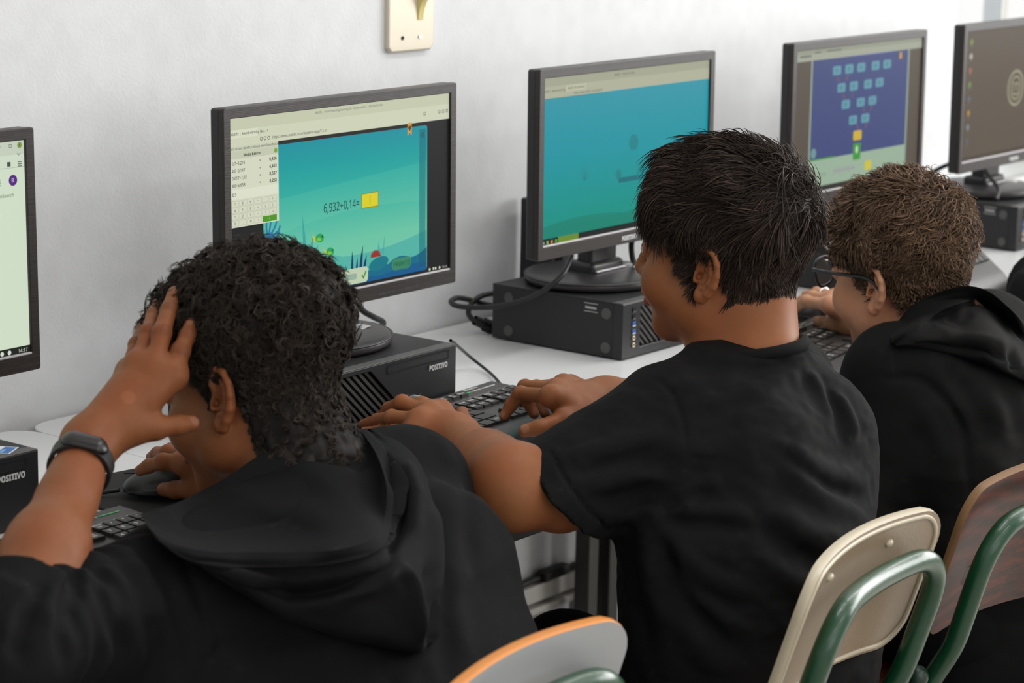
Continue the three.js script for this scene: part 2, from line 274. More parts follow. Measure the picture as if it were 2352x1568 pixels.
function systemUnit(x, z, turn, label, sticker) {
  const o = thing('system_unit', label, 'computer', [x, DT + 0.0015, z], turn), X = (m) => m - PW / 2;
  part('case', pcGeo.body, M.powder, o);
  const f = part('front_panel', pcGeo.front, M.pcFront, o); part('edge_strip', pcGeo.bevel, M.pcBevel, f);
  part('grille_backing', pcGeo.back, M.void, f);
  const gr = part('grille', pcGeo.cross, M.slat, o); for (const g of pcGeo.slats) part('slat', g, M.slat, gr);
  part('drive_bay', merge([box(0.128, 0.0008, 0.0006, X(0.219), PH - 0.006, -0.0008), box(0.128, 0.0008, 0.0006, X(0.219), PH - 0.0165, -0.0008), box(0.0008, 0.0105, 0.0006, X(0.155), PH - 0.0112, -0.0008), box(0.0008, 0.0105, 0.0006, X(0.283), PH - 0.0112, -0.0008)].map((g) => { g.translate(0, 0, 0.0008); return g; })), M.void, f);
  part('logo', decal(0.046, 0.0115, X(0.260), PH - 0.0235, 0.0006), M.logo, o);
  part('status_light', box(0.003, 0.004, 0.001, X(0.21), PH - 0.056, 0, 0.0004), M.ledWhite, o);
  part('front_button', box(0.0022, 0.005, 0.0006, X(0.222), PH - 0.057, 0, 0), M.pcBevel, o); part('button_mark', box(0.008, 0.0006, 0.0006, X(0.195), PH - 0.051, 0, 0), M.pcBevel, o);
  const ys = [0.012, 0.0225, 0.033, 0.0445];
  ys.forEach((d, i) => { const p = part('port', box(0.0085, 0.0068, 0.0008, X(0.0285), PH - d, 0, 0.0004), i > 1 ? M.usbBlue : M.void, o); part('contact', box(0.0078, 0.0016, 0.0012, X(0.0285), PH - d - 0.0032, 0.0001, 0.0003), i > 1 ? M.usbMetal : M.pcBevel, p); });
  for (const d of [0.0545, 0.065]) { const g = new THREE.TorusGeometry(0.0026, 0.0011, 8, 18); g.translate(X(0.0285), PH - d, 0); part('audio_jack', g, M.gold, o); }
  for (const [a, b] of [[-0.03, 0.015], [-0.03, PH - 0.018], [-PD + 0.032, 0.015], [-PD + 0.032, PH - 0.018]]) {
    const g = new THREE.CylinderGeometry(0.0076, 0.0083, 0.0024, 26); g.rotateZ(Math.PI / 2); g.translate(-PW / 2 - 0.0012, b, a); part('rubber_foot', g, M.foot, o);
  }
  part('rating_sticker', decal(0.03, 0.017, -PW / 2 - 0.0004, PH - 0.0125, -0.058, [0, -Math.PI / 2, 0]), M.rules, o);
  part('vent_slots', merge([0, 1, 2, 3, 4].map((i) => box(0.0006, 0.002, 0.05, PW / 2, 0.025 + i * 0.008, -0.14, 0))), M.void, o);
  if (sticker) {
    const t = canvasTex(128, 128, (c) => { c.fillStyle = '#e9eef4'; c.fillRect(0, 0, 128, 128); c.fillStyle = '#2f6fb5'; c.fillRect(6, 52, 116, 66); c.fillStyle = '#7fb0df'; c.fillRect(14, 60, 60, 20); c.beginPath(); c.fillStyle = '#1d86d6'; c.arc(64, 26, 20, 0, 7); c.fill(); });
    const g = decal(0.03, 0.026, 0.12, PH + 0.0006, -0.024, [-Math.PI / 2, 0, 0.5]); part('blue_sticker', g, std({ map: t, roughness: 0.4 }), o, 'small blue and white sticker');
  }
  return o;
}
systemUnit(-0.102, 0.356, 0, 'black system unit with a small blue sticker on its top corner', true);
systemUnit(0.638, 0.350, 0.02, 'black system unit under the arithmetic game screen');
systemUnit(1.317, 0.353, 0, 'black system unit with round rubber feet under the plain turquoise screen');
systemUnit(2.009, 0.352, 0, 'black system unit under the dark blue number puzzle screen');
systemUnit(2.603, 0.352, 0, 'black system unit under the brown desktop screen');

// --- screens
const SCW = 0.43, SCH = SCW * 9 / 16, CW = 1280, CH = 720;
function rr(c, x, y, w, h, r) { c.beginPath(); c.moveTo(x + r, y); c.arcTo(x + w, y, x + w, y + h, r); c.arcTo(x + w, y + h, x, y + h, r); c.arcTo(x, y + h, x, y, r); c.arcTo(x, y, x + w, y, r); c.closePath(); }
const screens = {};
screens.search = canvasTex(CW, CH, (c) => {
  c.fillStyle = '#dcebd3'; c.fillRect(0, 0, CW, CH);
  c.fillStyle = '#cfdac6'; c.fillRect(0, 0, CW, 46); c.fillStyle = '#dbe8d2'; c.fillRect(0, 46, CW, 40);
  c.strokeStyle = '#a9b5a2'; c.lineWidth = 1.5; c.beginPath(); c.moveTo(0, 88); c.lineTo(CW, 88); c.stroke();
  c.fillStyle = '#86a14a'; c.beginPath(); c.arc(1262, 16, 10, 0, 7); c.fill();
  c.fillStyle = '#4a5246'; c.font = '18px sans-serif'; c.fillText('x', 1257, 21); c.fillText('–', 1172, 20); c.strokeStyle = '#4a5246'; c.strokeRect(1217, 11, 10, 10); c.beginPath(); c.moveTo(1250, 42); c.lineTo(1257, 49); c.lineTo(1264, 42); c.stroke();
  for (const y of [70, 77, 84]) c.fillRect(1252, y, 17, 2.5); c.fillRect(1206, 68, 15, 15); c.beginPath(); c.arc(1158, 76, 9, 0, 7); c.fill(); c.strokeRect(1104, 68, 16, 15);
  c.fillStyle = '#5e6659'; for (let i = 0; i < 3; i++) for (let j = 0; j < 3; j++) c.fillRect(1152 + i * 9, 122 + j * 9, 4.5, 4.5); c.beginPath(); c.arc(1095, 132, 10, 0, 7); c.lineWidth = 4; c.strokeStyle = '#5e6659'; c.stroke();
  c.fillStyle = '#5b2a86'; c.beginPath(); c.arc(1229, 130, 18, 0, 7); c.fill(); c.fillStyle = '#e8dff0'; c.font = '20px sans-serif'; c.fillText('R', 1222, 137);
  c.fillStyle = '#6d7668'; c.font = '17px sans-serif'; c.fillText('SafeSearch', 1148, 184);
  c.fillStyle = '#20241f'; c.fillRect(0, 692, CW, 28); c.fillStyle = '#dfe8d8'; for (const x of [1078, 1118, 1158, 1190]) { c.beginPath(); c.arc(x, 706, 8, 0, 7); c.fill(); } c.font = '17px sans-serif'; c.fillText('14:17', 1228, 712);
});
screens.game = canvasTex(CW, CH, (c) => {
  c.fillStyle = '#1c1d1e'; c.fillRect(0, 0, CW, CH);
  // browser
  c.fillStyle = '#cfd3b6'; c.fillRect(0, 0, CW, 104); c.fillStyle = '#d9ddc2'; c.fillRect(0, 44, CW, 60);
  c.fillStyle = '#e2e6cd'; c.fillRect(4, 10 + 34, 150, 30); c.fillStyle = '#33362c'; c.font = '14px sans-serif'; c.fillText('Matific | Award-winning lea…  ×', 10, 64); c.font = '18px sans-serif'; c.fillText('+', 168, 66);
  c.font = '13px sans-serif'; c.fillStyle = '#7c8070'; c.fillText('Matific | Award-winning learning for everyone K-6 — Mozilla Firefox', 470, 20);
  c.fillStyle = '#4c5144'; c.font = '15px sans-serif'; c.fillText('←   →   ⟳', 6, 94); c.fillText('https://www.matific.com/students/app/7.1.0/', 232, 92);
  for (const x of [172, 192, 212]) { c.beginPath(); c.arc(x, 87, 6, 0, 7); c.lineWidth = 2; c.strokeStyle = '#4c5144'; c.stroke(); }
  for (const x of [1120, 1214, 1238, 1262]) c.strokeRect(x, 66, 10, 11);
  // game scene, water in layers
  const gx = 178, gy = 118, gw = 954, gh = 586;
  c.save(); rr(c, gx, gy, gw + 10, gh, 12); c.clip();
  const gr = c.createLinearGradient(0, gy, 0, gy + gh); gr.addColorStop(0, '#0a97a6'); gr.addColorStop(0.14, '#08a3a6'); gr.addColorStop(0.4, '#3bb9a7'); gr.addColorStop(0.7, '#72cfae'); gr.addColorStop(1, '#7ed3b4'); c.fillStyle = gr; c.fillRect(gx, gy, gw + 10, gh);
  c.fillStyle = 'rgba(150,225,190,0.14)'; c.beginPath(); c.moveTo(gx, 330); c.quadraticCurveTo(560, 300, 1140, 262); c.lineTo(1140, 420); c.quadraticCurveTo(640, 380, gx, 470); c.fill();
  c.fillStyle = 'rgba(30,150,165,0.35)'; c.beginPath(); c.moveTo(gx, 580); c.quadraticCurveTo(420, 520, 620, 585); c.quadraticCurveTo(860, 600, 1140, 540); c.lineTo(1140, 710); c.lineTo(gx, 710); c.fill();
  const blade = (x, y, dx, dy, w, col) => { c.fillStyle = col; c.beginPath(); c.moveTo(x - w, y); c.quadraticCurveTo(x - w + dx * 0.1, y + dy * 0.6, x + dx, y + dy); c.quadraticCurveTo(x + w + dx * 0.3, y + dy * 0.5, x + w, y); c.fill(); };
  for (const [x, dx, dy] of [[370, -14, -130], [390, 6, -90], [410, -18, -210], [430, 30, -120], [352, -20, -70], [445, 40, -80]]) blade(x, 600, dx, dy, 12, 'rgba(38,150,170,0.6)');
  for (const [x, dx, dy] of [[835, 10, -70], [850, -8, -50], [866, 14, -80]]) blade(x, 610, dx, dy, 5, 'rgba(50,165,170,0.45)');
  // rock column with coral at the side
  c.fillStyle = '#16788f'; c.beginPath(); c.moveTo(gx, 700); c.lineTo(gx, 446); c.lineTo(226, 440); c.lineTo(246, 470); c.lineTo(240, 500); c.lineTo(252, 530); c.lineTo(246, 548); c.lineTo(288, 566); c.lineTo(296, 600); c.lineTo(286, 640); c.lineTo(260, 700); c.fill();
  c.fillStyle = '#0d5f7d'; for (const y of [470, 500, 530, 562]) { c.beginPath(); c.ellipse(212, y, 34, 6, 0.1, 0, 7); c.fill(); }
  c.strokeStyle = '#2c7fb0'; c.lineWidth = 9; c.lineCap = 'round'; for (const [a, b] of [[196, 400], [220, 396], [250, 402], [268, 424], [262, 446]]) { c.beginPath(); c.moveTo(206, 456); c.quadraticCurveTo(a - 6, b + 30, a, b); c.stroke(); }
  // sea bed
  c.fillStyle = '#0f6f8f'; c.beginPath(); c.moveTo(gx, 708); c.lineTo(gx, 690); c.quadraticCurveTo(560, 640, 760, 690 - 24); c.quadraticCurveTo(830, 640, 900, 650); c.quadraticCurveTo(960, 610, 1040, 640); c.quadraticCurveTo(1090, 640, 1140, 610); c.lineTo(1140, 708); c.fill();
  c.fillStyle = '#0b5f96'; c.beginPath(); c.moveTo(gx, 708); c.lineTo(gx, 700); c.quadraticCurveTo(620, 668, 860, 690); c.quadraticCurveTo(1000, 660, 1140, 672); c.lineTo(1140, 708); c.fill();
  c.fillStyle = '#137c8c'; c.beginPath(); c.ellipse(555, 655, 38, 20, 0, 0, 7); c.fill(); c.beginPath(); c.ellipse(840, 640, 60, 26, -0.15, 0, 7); c.fill();
  for (const [x, dx, dy] of [[655, -14, -70], [680, 2, -120], [706, 6, -90], [728, 18, -135], [748, 20, -95], [640, -22, -44]]) blade(x, 690, dx, dy, 8, '#123c66');
  c.fillStyle = '#a5302a'; c.beginPath(); for (let i = 0; i <= 22; i++) { const a = Math.PI + i / 22 * Math.PI, q = i % 2 ? 32 : 24; c.lineTo(822 + Math.cos(a) * q * 1.1, 612 + Math.sin(a) * q); } c.fill();
  // fish
  for (const [x, y, s] of [[488, 496, 1], [548, 556, 0.95], [480, 598, 0.75]]) { c.save(); c.translate(x, y); c.scale(s, s); c.fillStyle = '#d8c83a'; c.beginPath(); c.moveTo(-14, 0); c.lineTo(-40, -20); c.lineTo(-30, 2); c.lineTo(-34, 16); c.fill(); c.fillStyle = '#2aa85e'; c.beginPath(); c.ellipse(4, 0, 24, 17, 0.1, 0, 7); c.fill(); c.fillStyle = '#7fcf3f'; c.beginPath(); c.ellipse(0, 5, 14, 7, 0.2, 0, 7); c.fill(); c.fillStyle = '#103020'; c.beginPath(); c.arc(18, -4, 3.5, 0, 7); c.fill(); c.restore(); }
  c.restore();
  c.fillStyle = 'rgba(0,90,110,0.45)'; c.fillRect(1092, gy + 14, 40, gh - 30);
  c.strokeStyle = '#0d5560'; c.lineWidth = 4; for (const x of [1104, 1116]) { c.beginPath(); c.moveTo(x + 8, 144); c.lineTo(x, 155); c.lineTo(x + 8, 166); c.stroke(); }
  c.fillStyle = '#e0a33a'; c.beginPath(); c.moveTo(1018, 100); c.lineTo(1044, 100); c.lineTo(1044, 150); c.lineTo(1031, 140); c.lineTo(1018, 150); c.fill(); c.fillStyle = '#7a2f10'; c.beginPath(); c.arc(1027, 118, 6, 0, 7); c.arc(1036, 118, 6, 0, 7); c.fill(); c.beginPath(); c.moveTo(1020, 121); c.lineTo(1043, 121); c.lineTo(1031.5, 134); c.fill();
  c.fillStyle = '#12343a'; c.font = '42px sans-serif'; { const w0 = c.measureText('6,932+0,14=').width || 250; c.save(); c.translate(514, 402); c.scale(212 / w0, 1.15); c.fillText('6,932+0,14=', 0, 0); c.restore(); }
  c.fillStyle = '#e6da22'; c.fillRect(738, 354, 100, 56); c.strokeStyle = '#8a8a2a'; c.lineWidth = 3; c.strokeRect(738, 354, 100, 56); c.beginPath(); c.moveTo(788, 362); c.lineTo(788, 402); c.stroke();
  c.fillStyle = '#c9d9b8'; rr(c, 520, 640, 256, 62, 18); c.fill(); c.fillStyle = '#9fb9a8'; rr(c, 540, 660, 168, 24, 10); c.fill();
  c.strokeStyle = '#3f9a35'; c.lineWidth = 7; c.beginPath(); c.moveTo(738, 672); c.lineTo(748, 684); c.lineTo(764, 658); c.stroke();
  c.fillStyle = 'rgba(120,180,60,0.45)'; rr(c, 920, 634, 122, 48, 22); c.fill(); c.fillStyle = 'rgba(15,80,60,0.7)'; c.font = 'bold 26px sans-serif'; c.fillText('PRONTO', 930, 668);
  // calculator window
  c.fillStyle = '#dfe3cb'; c.fillRect(0, 104, 264, 298); c.fillStyle = '#d3d8bf'; c.fillRect(0, 104, 264, 18); c.fillStyle = '#3b3f33'; c.font = '13px sans-serif'; c.fillText('Para acesso rápido, coloque seus favoritos aqui na barra de favoritos.', 2, 117);
  c.fillStyle = '#cdd2b8'; c.fillRect(0, 122, 264, 28); c.fillStyle = '#22251d'; c.font = 'bold 15px sans-serif'; c.fillText('Modo básico ▾', 76, 143); c.fillStyle = '#7fae3c'; c.beginPath(); c.arc(250, 137, 9, 0, 7); c.fill();
  c.fillStyle = '#22251d'; c.font = '16px sans-serif'; [['0,7−0,274', '0,426'], ['4,6−0,147', '4,453'], ['0,617+7,92', '8,537'], ['4,6+3,658', '8,258']].forEach(([a, b], i) => { c.font = '16px sans-serif'; c.fillText(a, 14, 172 + i * 27); c.fillText('=', 160, 172 + i * 27); c.font = 'bold 16px sans-serif'; c.fillText(b, 214, 172 + i * 27); });
  c.fillStyle = '#e8ecd6'; c.fillRect(0, 262, 264, 36); c.fillStyle = '#22251d'; c.font = '17px sans-serif'; c.fillText('6,9', 14, 286);
  c.strokeStyle = '#bfc4ab'; c.lineWidth = 1.5; const keys = ['789÷↶C', '456×()', '123−²√', '0,%+'].map((s) => [...s]); c.font = '13px sans-serif';
  keys.forEach((row, j) => row.forEach((k, i) => { c.strokeRect(10 + i * 41, 304 + j * 24, 36, 20); c.fillStyle = '#40443a'; c.fillText(k, 24 + i * 41, 319 + j * 24); }));
  c.fillStyle = '#4f9e1e'; c.fillRect(174, 376, 78, 22); c.fillStyle = '#e6f2d8'; c.fillText('=', 208, 392);
  // task bar
  c.fillStyle = '#d9dcc6'; for (const x of [1160, 1198, 1224]) { c.beginPath(); c.arc(x, 706, 6, 0, 7); c.fill(); } c.fillRect(1180, 700, 9, 11); c.font = '13px sans-serif'; c.fillText('14:16', 1240, 711);
});
screens.teal = canvasTex(CW, CH, (c) => {
  c.fillStyle = '#2a9aa5'; c.fillRect(0, 0, CW, CH);
  const gr = c.createLinearGradient(0, 60, 0, 690); gr.addColorStop(0, '#2a9aad'); gr.addColorStop(0.45, '#009aa8'); gr.addColorStop(1, '#009683'); c.fillStyle = gr; c.fillRect(0, 66, CW, 624);
  c.fillStyle = '#a9ab94'; c.fillRect(0, 0, CW, 38); c.fillStyle = '#b5b79e'; c.fillRect(0, 38, CW, 50); c.fillStyle = '#c2c4aa'; c.fillRect(160, 40, 150, 26);
  c.fillStyle = '#63664f'; c.font = '14px sans-serif'; c.fillText('Matific | Award-winning', 4, 62); c.fillText('Matific for students', 176, 58); c.fillText('https://www.matific.com/students', 220, 82); c.fillText('Matific — Mozilla Firefox', 520, 24); c.fillText('← →', 6, 84);
  c.fillStyle = 'rgba(20,110,110,0.45)'; c.beginPath(); c.arc(678, 330, 36, 0, 7); c.fill(); c.beginPath(); c.arc(564, 462, 22, 0, 7); c.fill(); c.fillStyle = 'rgba(12,95,110,0.7)'; c.fillRect(566, 480, 196, 22);
  c.fillStyle = 'rgba(20,120,125,0.35)'; for (let i = 0; i < 9; i++) { c.beginPath(); c.moveTo(300, 460); c.lineTo(300 + 60 * Math.cos(3.3 + i * 0.36), 450 + 70 * Math.sin(3.3 + i * 0.36)); c.lineTo(310, 466); c.fill(); } c.beginPath(); c.moveTo(700, 470); c.lineTo(752, 400); c.lineTo(770, 470); c.fill();
  c.fillStyle = 'rgba(15,120,100,0.5)'; c.beginPath(); c.moveTo(0, 640); c.quadraticCurveTo(300, 600, 620, 640); c.quadraticCurveTo(960, 600, CW, 630); c.lineTo(CW, 690); c.lineTo(0, 690); c.fill();
  c.fillStyle = '#15181a'; c.fillRect(0, 690, CW, 30); c.fillStyle = '#6f8f2c'; c.fillRect(120, 690, 150, 30); for (const [x, k] of [[36, '#7fae3c'], [66, '#d08030'], [98, '#5aa030']]) { c.fillStyle = k; c.fillRect(x, 698, 16, 16); } c.fillStyle = '#9aa0a0'; c.fillRect(8, 700, 14, 12);
});
screens.puzzle = canvasTex(CW, CH, (c) => {
  c.fillStyle = '#5a5045'; c.fillRect(0, 0, CW, CH); c.fillStyle = '#a6ab98'; c.fillRect(0, 0, CW, 56); c.fillStyle = '#989d8b'; c.fillRect(0, 0, CW, 22); c.fillStyle = '#71756a'; c.fillRect(40, 26, 110, 10); c.fillRect(180, 14, 60, 8); c.fillRect(300, 12, 140, 8);
  c.fillStyle = '#94a496'; c.fillRect(150, 56, 1000, 634); c.fillStyle = '#3f4b80'; c.fillRect(166, 56, 966, 500); c.fillStyle = '#4a5a9a'; c.fillRect(560, 56, 400, 6);
  c.fillStyle = '#9fb8a0'; c.fillRect(166, 556, 966, 134); c.fillStyle = '#4d9a45'; c.fillRect(166, 550, 240, 8);
  c.strokeStyle = '#8b5a48'; c.lineWidth = 7; const link = (a, b, d, e) => { c.beginPath(); c.moveTo(a, b); c.lineTo(d, e); c.stroke(); };
  link(402, 150, 426, 176); link(520, 150, 492, 176); link(466, 240, 492, 268); link(570, 240, 560, 268); link(678, 322, 700, 352); link(772, 322, 752, 352); link(614, 402, 642, 436); link(730, 402, 704, 436);
  const tile = (x, y) => { c.fillStyle = '#5f9bab'; rr(c, x, y, 82, 46, 12); c.fill(); c.fillStyle = '#3e6d85'; c.font = 'bold 24px sans-serif'; c.fillText('81', x + 26, y + 32); };
  for (const x of [362, 484, 604, 752, 872]) tile(x, 96); for (const x of [412, 536, 680, 800]) tile(x, 186); for (const x of [462, 612, 732]) tile(x, 274); for (const x of [540, 664]) tile(x, 360);
  c.fillStyle = '#d6b52c'; rr(c, 590, 440, 84, 50, 10); c.fill(); c.fillStyle = '#3f9a3c'; rr(c, 592, 506, 78, 84, 8); c.fill(); c.fillStyle = '#cfe2c0'; c.beginPath(); c.ellipse(630, 538, 12, 20, 0, 0, 7); c.fill();
  c.fillStyle = '#d19a35'; c.fillRect(1040, 66, 26, 34); c.fillStyle = '#6f9a9a'; c.beginPath(); c.arc(200, 520, 26, 0, 7); c.fill();
  c.fillStyle = '#7c8a86'; c.font = '24px sans-serif'; c.fillText('Calcule', 250, 640); c.fillStyle = '#a48fa8'; c.font = 'bold 32px sans-serif'; c.fillText('(9+9)+(9+9)+9=', 400, 640); c.fillStyle = '#d8c838'; c.fillRect(720, 606, 66, 48);
  c.fillStyle = '#2b2a28'; c.fillRect(0, 690, CW, 30);
});
screens.desktop = canvasTex(CW, CH, (c) => {
  c.fillStyle = '#5c5042'; c.fillRect(0, 0, CW, CH);
  const cols = ['#7f9440', '#b5b3a2', '#a5624a', '#6f9048', '#5e6878', '#b5883a', '#7f8492', '#5c5f70'];
  cols.forEach((k, i) => { c.fillStyle = k; c.beginPath(); c.arc(70, 60 + i * 78, 17, 0, 7); c.fill(); c.fillStyle = '#6f6455'; c.fillRect(52, 82 + i * 78, 38, 5); });
  c.strokeStyle = '#a09c80'; c.lineWidth = 15; c.beginPath(); c.ellipse(640, 350, 96, 96, 0, 0, 7); c.stroke(); c.lineWidth = 11; c.beginPath(); c.ellipse(640, 350, 64, 64, 0, 0, 7); c.stroke();
  c.lineWidth = 11; c.beginPath(); c.moveTo(606, 312); c.lineTo(606, 370); c.quadraticCurveTo(606, 386, 622, 386); c.lineTo(660, 386); c.quadraticCurveTo(676, 386, 676, 370); c.lineTo(676, 338); c.quadraticCurveTo(676, 324, 658, 324); c.quadraticCurveTo(641, 324, 641, 338); c.lineTo(641, 366); c.moveTo(641, 338); c.quadraticCurveTo(641, 324, 624, 324); c.stroke();
  c.fillStyle = '#4a4136'; c.fillRect(0, 692, CW, 28);
});
// --- monitor: origin below the panel's middle on the system unit; panel front towards +z
const BZ = 0.0125, PT = 0.024;
const monGeo = (() => {
  const G = {}, y0 = -0.020, y1 = SCH + 0.0135, x1 = SCW / 2 + BZ;
  const sh = new THREE.Shape(); const r = 0.004; sh.moveTo(-x1 + r, y0); sh.lineTo(x1 - r, y0); sh.quadraticCurveTo(x1, y0, x1, y0 + r); sh.lineTo(x1, y1 - r); sh.quadraticCurveTo(x1, y1, x1 - r, y1); sh.lineTo(-x1 + r, y1); sh.quadraticCurveTo(-x1, y1, -x1, y1 - r); sh.lineTo(-x1, y0 + r); sh.quadraticCurveTo(-x1, y0, -x1 + r, y0);
  const h = new THREE.Path(); h.moveTo(-SCW / 2, 0); h.lineTo(-SCW / 2, SCH); h.lineTo(SCW / 2, SCH); h.lineTo(SCW / 2, 0); h.closePath(); sh.holes.push(h);
  G.bezel = new THREE.ExtrudeGeometry(sh, { depth: 0.006, bevelEnabled: true, bevelSize: 0.001, bevelOffset: -0.001, bevelThickness: 0.001, bevelSegments: 2 }); G.bezel.translate(0, 0, -0.007);
  // brushed lines run along each side of the bezel
  const p = G.bezel.attributes.position, uv = G.bezel.attributes.uv; for (let i = 0; i < p.count; i++) uv.setXY(i, p.getX(i) * 4, p.getY(i) * 9);
  G.shell = merge([box(2 * x1 - 0.001, y1 - y0 - 0.001, PT - 0.007, 0, (y0 + y1) / 2, -0.007 - (PT - 0.007) / 2, 0.004), box(0.30, 0.17, 0.022, 0, 0.11, -PT - 0.009, 0.008)]);
  G.screen = new THREE.PlaneGeometry(SCW, SCH); G.screen.translate(0, SCH / 2, -0.0035);
  G.ledge = box(SCW, 0.0022, 0.0042, 0, 0.0004, -0.0022, 0.0005);
  return G;
})();
const markTex = printTex(512, 32, (c) => { c.fillStyle = '#fff'; c.font = '22px sans-serif'; c.fillText('MENU  AUTO  −   +   INPUT/EXIT     ⏻', 4, 24); });
M.marks = std({ color: rgb(0.09, 0.09, 0.09), roughness: 0.5, map: markTex, transparent: true });
M.stickerWhite = std({ color: rgb(0.8, 0.8, 0.8), roughness: 0.5, map: canvasTex(128, 64, (c) => { c.fillStyle = '#f2f2f2'; c.fillRect(0, 0, 128, 64); c.fillStyle = '#3a4a58'; c.fillRect(14, 12, 34, 26); c.fillRect(56, 14, 12, 24); c.fillRect(74, 12, 20, 8); c.fillRect(74, 30, 26, 8); c.fillRect(20, 48, 60, 4); }) });
function monitor(xc, y, z, turn, tex, label) {
  const o = thing('monitor', label, 'monitor', [xc, 0, z], turn), tilt = -0.012;
  const put = (g) => { const q = g.clone(); q.rotateX(tilt); q.translate(0, y, 0); return q; };
  const b = part('bezel', put(monGeo.bezel), M.bezel, o, 'dark brushed bezel'); part('back_shell', put(monGeo.shell), M.shell, o);
  part('screen', put(monGeo.screen), phys({ color: rgb(0.006, 0.006, 0.006), roughness: 0.4, specularIntensity: 0.15, emissive: rgb(1, 1, 1), emissiveMap: tex, emissiveIntensity: 0.86 }), o, 'glowing screen');
  part('ledge', put(monGeo.ledge), M.silver, b);
  part('logo', put(decal(0.044, 0.011, 0.0, -0.0108, 0.0006)), M.logo, o); part('button_marks', put(decal(0.14, 0.0088, 0.13, -0.0135, 0.0006)), M.marks, o);
  // stand: neck behind the panel on a round foot
  const fy = DT + 0.0015 + PH + 0.0008, bz = -0.062;
  const neckTop = y + 0.03; part('neck', merge([box(0.07, neckTop - fy - 0.012, 0.028, 0, (neckTop + fy + 0.012) / 2, bz + 0.004, 0.006), box(0.085, 0.022, 0.05, 0, fy + 0.024, bz + 0.002, 0.008)]), M.shell, o);
  const f = part('stand_foot', (() => { const g = lathe([[0, 0], [0.094, 0], [0.103, 0.002], [0.105, 0.006], [0.105, 0.0105], [0.103, 0.0135], [0.098, 0.0155], [0.085, 0.0165], [0.06, 0.019], [0, 0.021]], 64); g.scale(1.08, 1, 0.98); g.translate(0, fy, bz); return g; })(), M.baseGloss, o);
  part('rim_strip', (() => { const g = new THREE.TorusGeometry(0.1046, 0.0014, 6, 72); g.rotateX(Math.PI / 2); g.scale(1.08, 1, 0.98); g.translate(0, fy + 0.0125, bz); return g; })(), M.baseGloss, f);
  part('neck_trim', box(0.075, 0.003, 0.004, 0, fy + 0.022, bz + 0.03, 0.001), M.silver, o);
  part('paper_sticker', decal(0.042, 0.026, 0.052, fy + 0.0192, bz + 0.032, [-Math.PI / 2 + 0.06, 0, 0.25]), M.stickerWhite, o, 'small white paper sticker on the foot');
  // lead running from the panel down behind the foot
  return o;
}
const scrY = 0.919;
monitor(-0.098, scrY, 0.272, 0.01, screens.search, 'black monitor showing a pale search page');
monitor(0.6545, scrY - 0.003, 0.27, 0.01, screens.game, 'black monitor showing an underwater arithmetic game with a sum');
monitor(1.2874, scrY + 0.003, 0.2754, 0.0, screens.teal, 'black monitor showing a plain turquoise page');
monitor(1.9796, scrY, 0.2749, -0.004, screens.puzzle, 'black monitor showing a dark blue number puzzle');
monitor(2.580, scrY, 0.275, 0, screens.desktop, 'black monitor showing a brown desktop with a round emblem');
// --- slim case standing on edge behind the turquoise monitor (its dark side shows beside the panel)
{
  const o = thing('upright_bracket', 'slim dark upright case standing behind the turquoise monitor', 'case', [1.372, DT + 0.0015, 0.06]);
  part('side_panel', box(0.035, 0.185, 0.085, 0, 0.0925, 0.0, 0.004), M.powder, o); part('edge_rail', box(0.006, 0.18, 0.006, -0.0195, 0.0915, 0.03, 0.002), M.pcBevel, o);
}
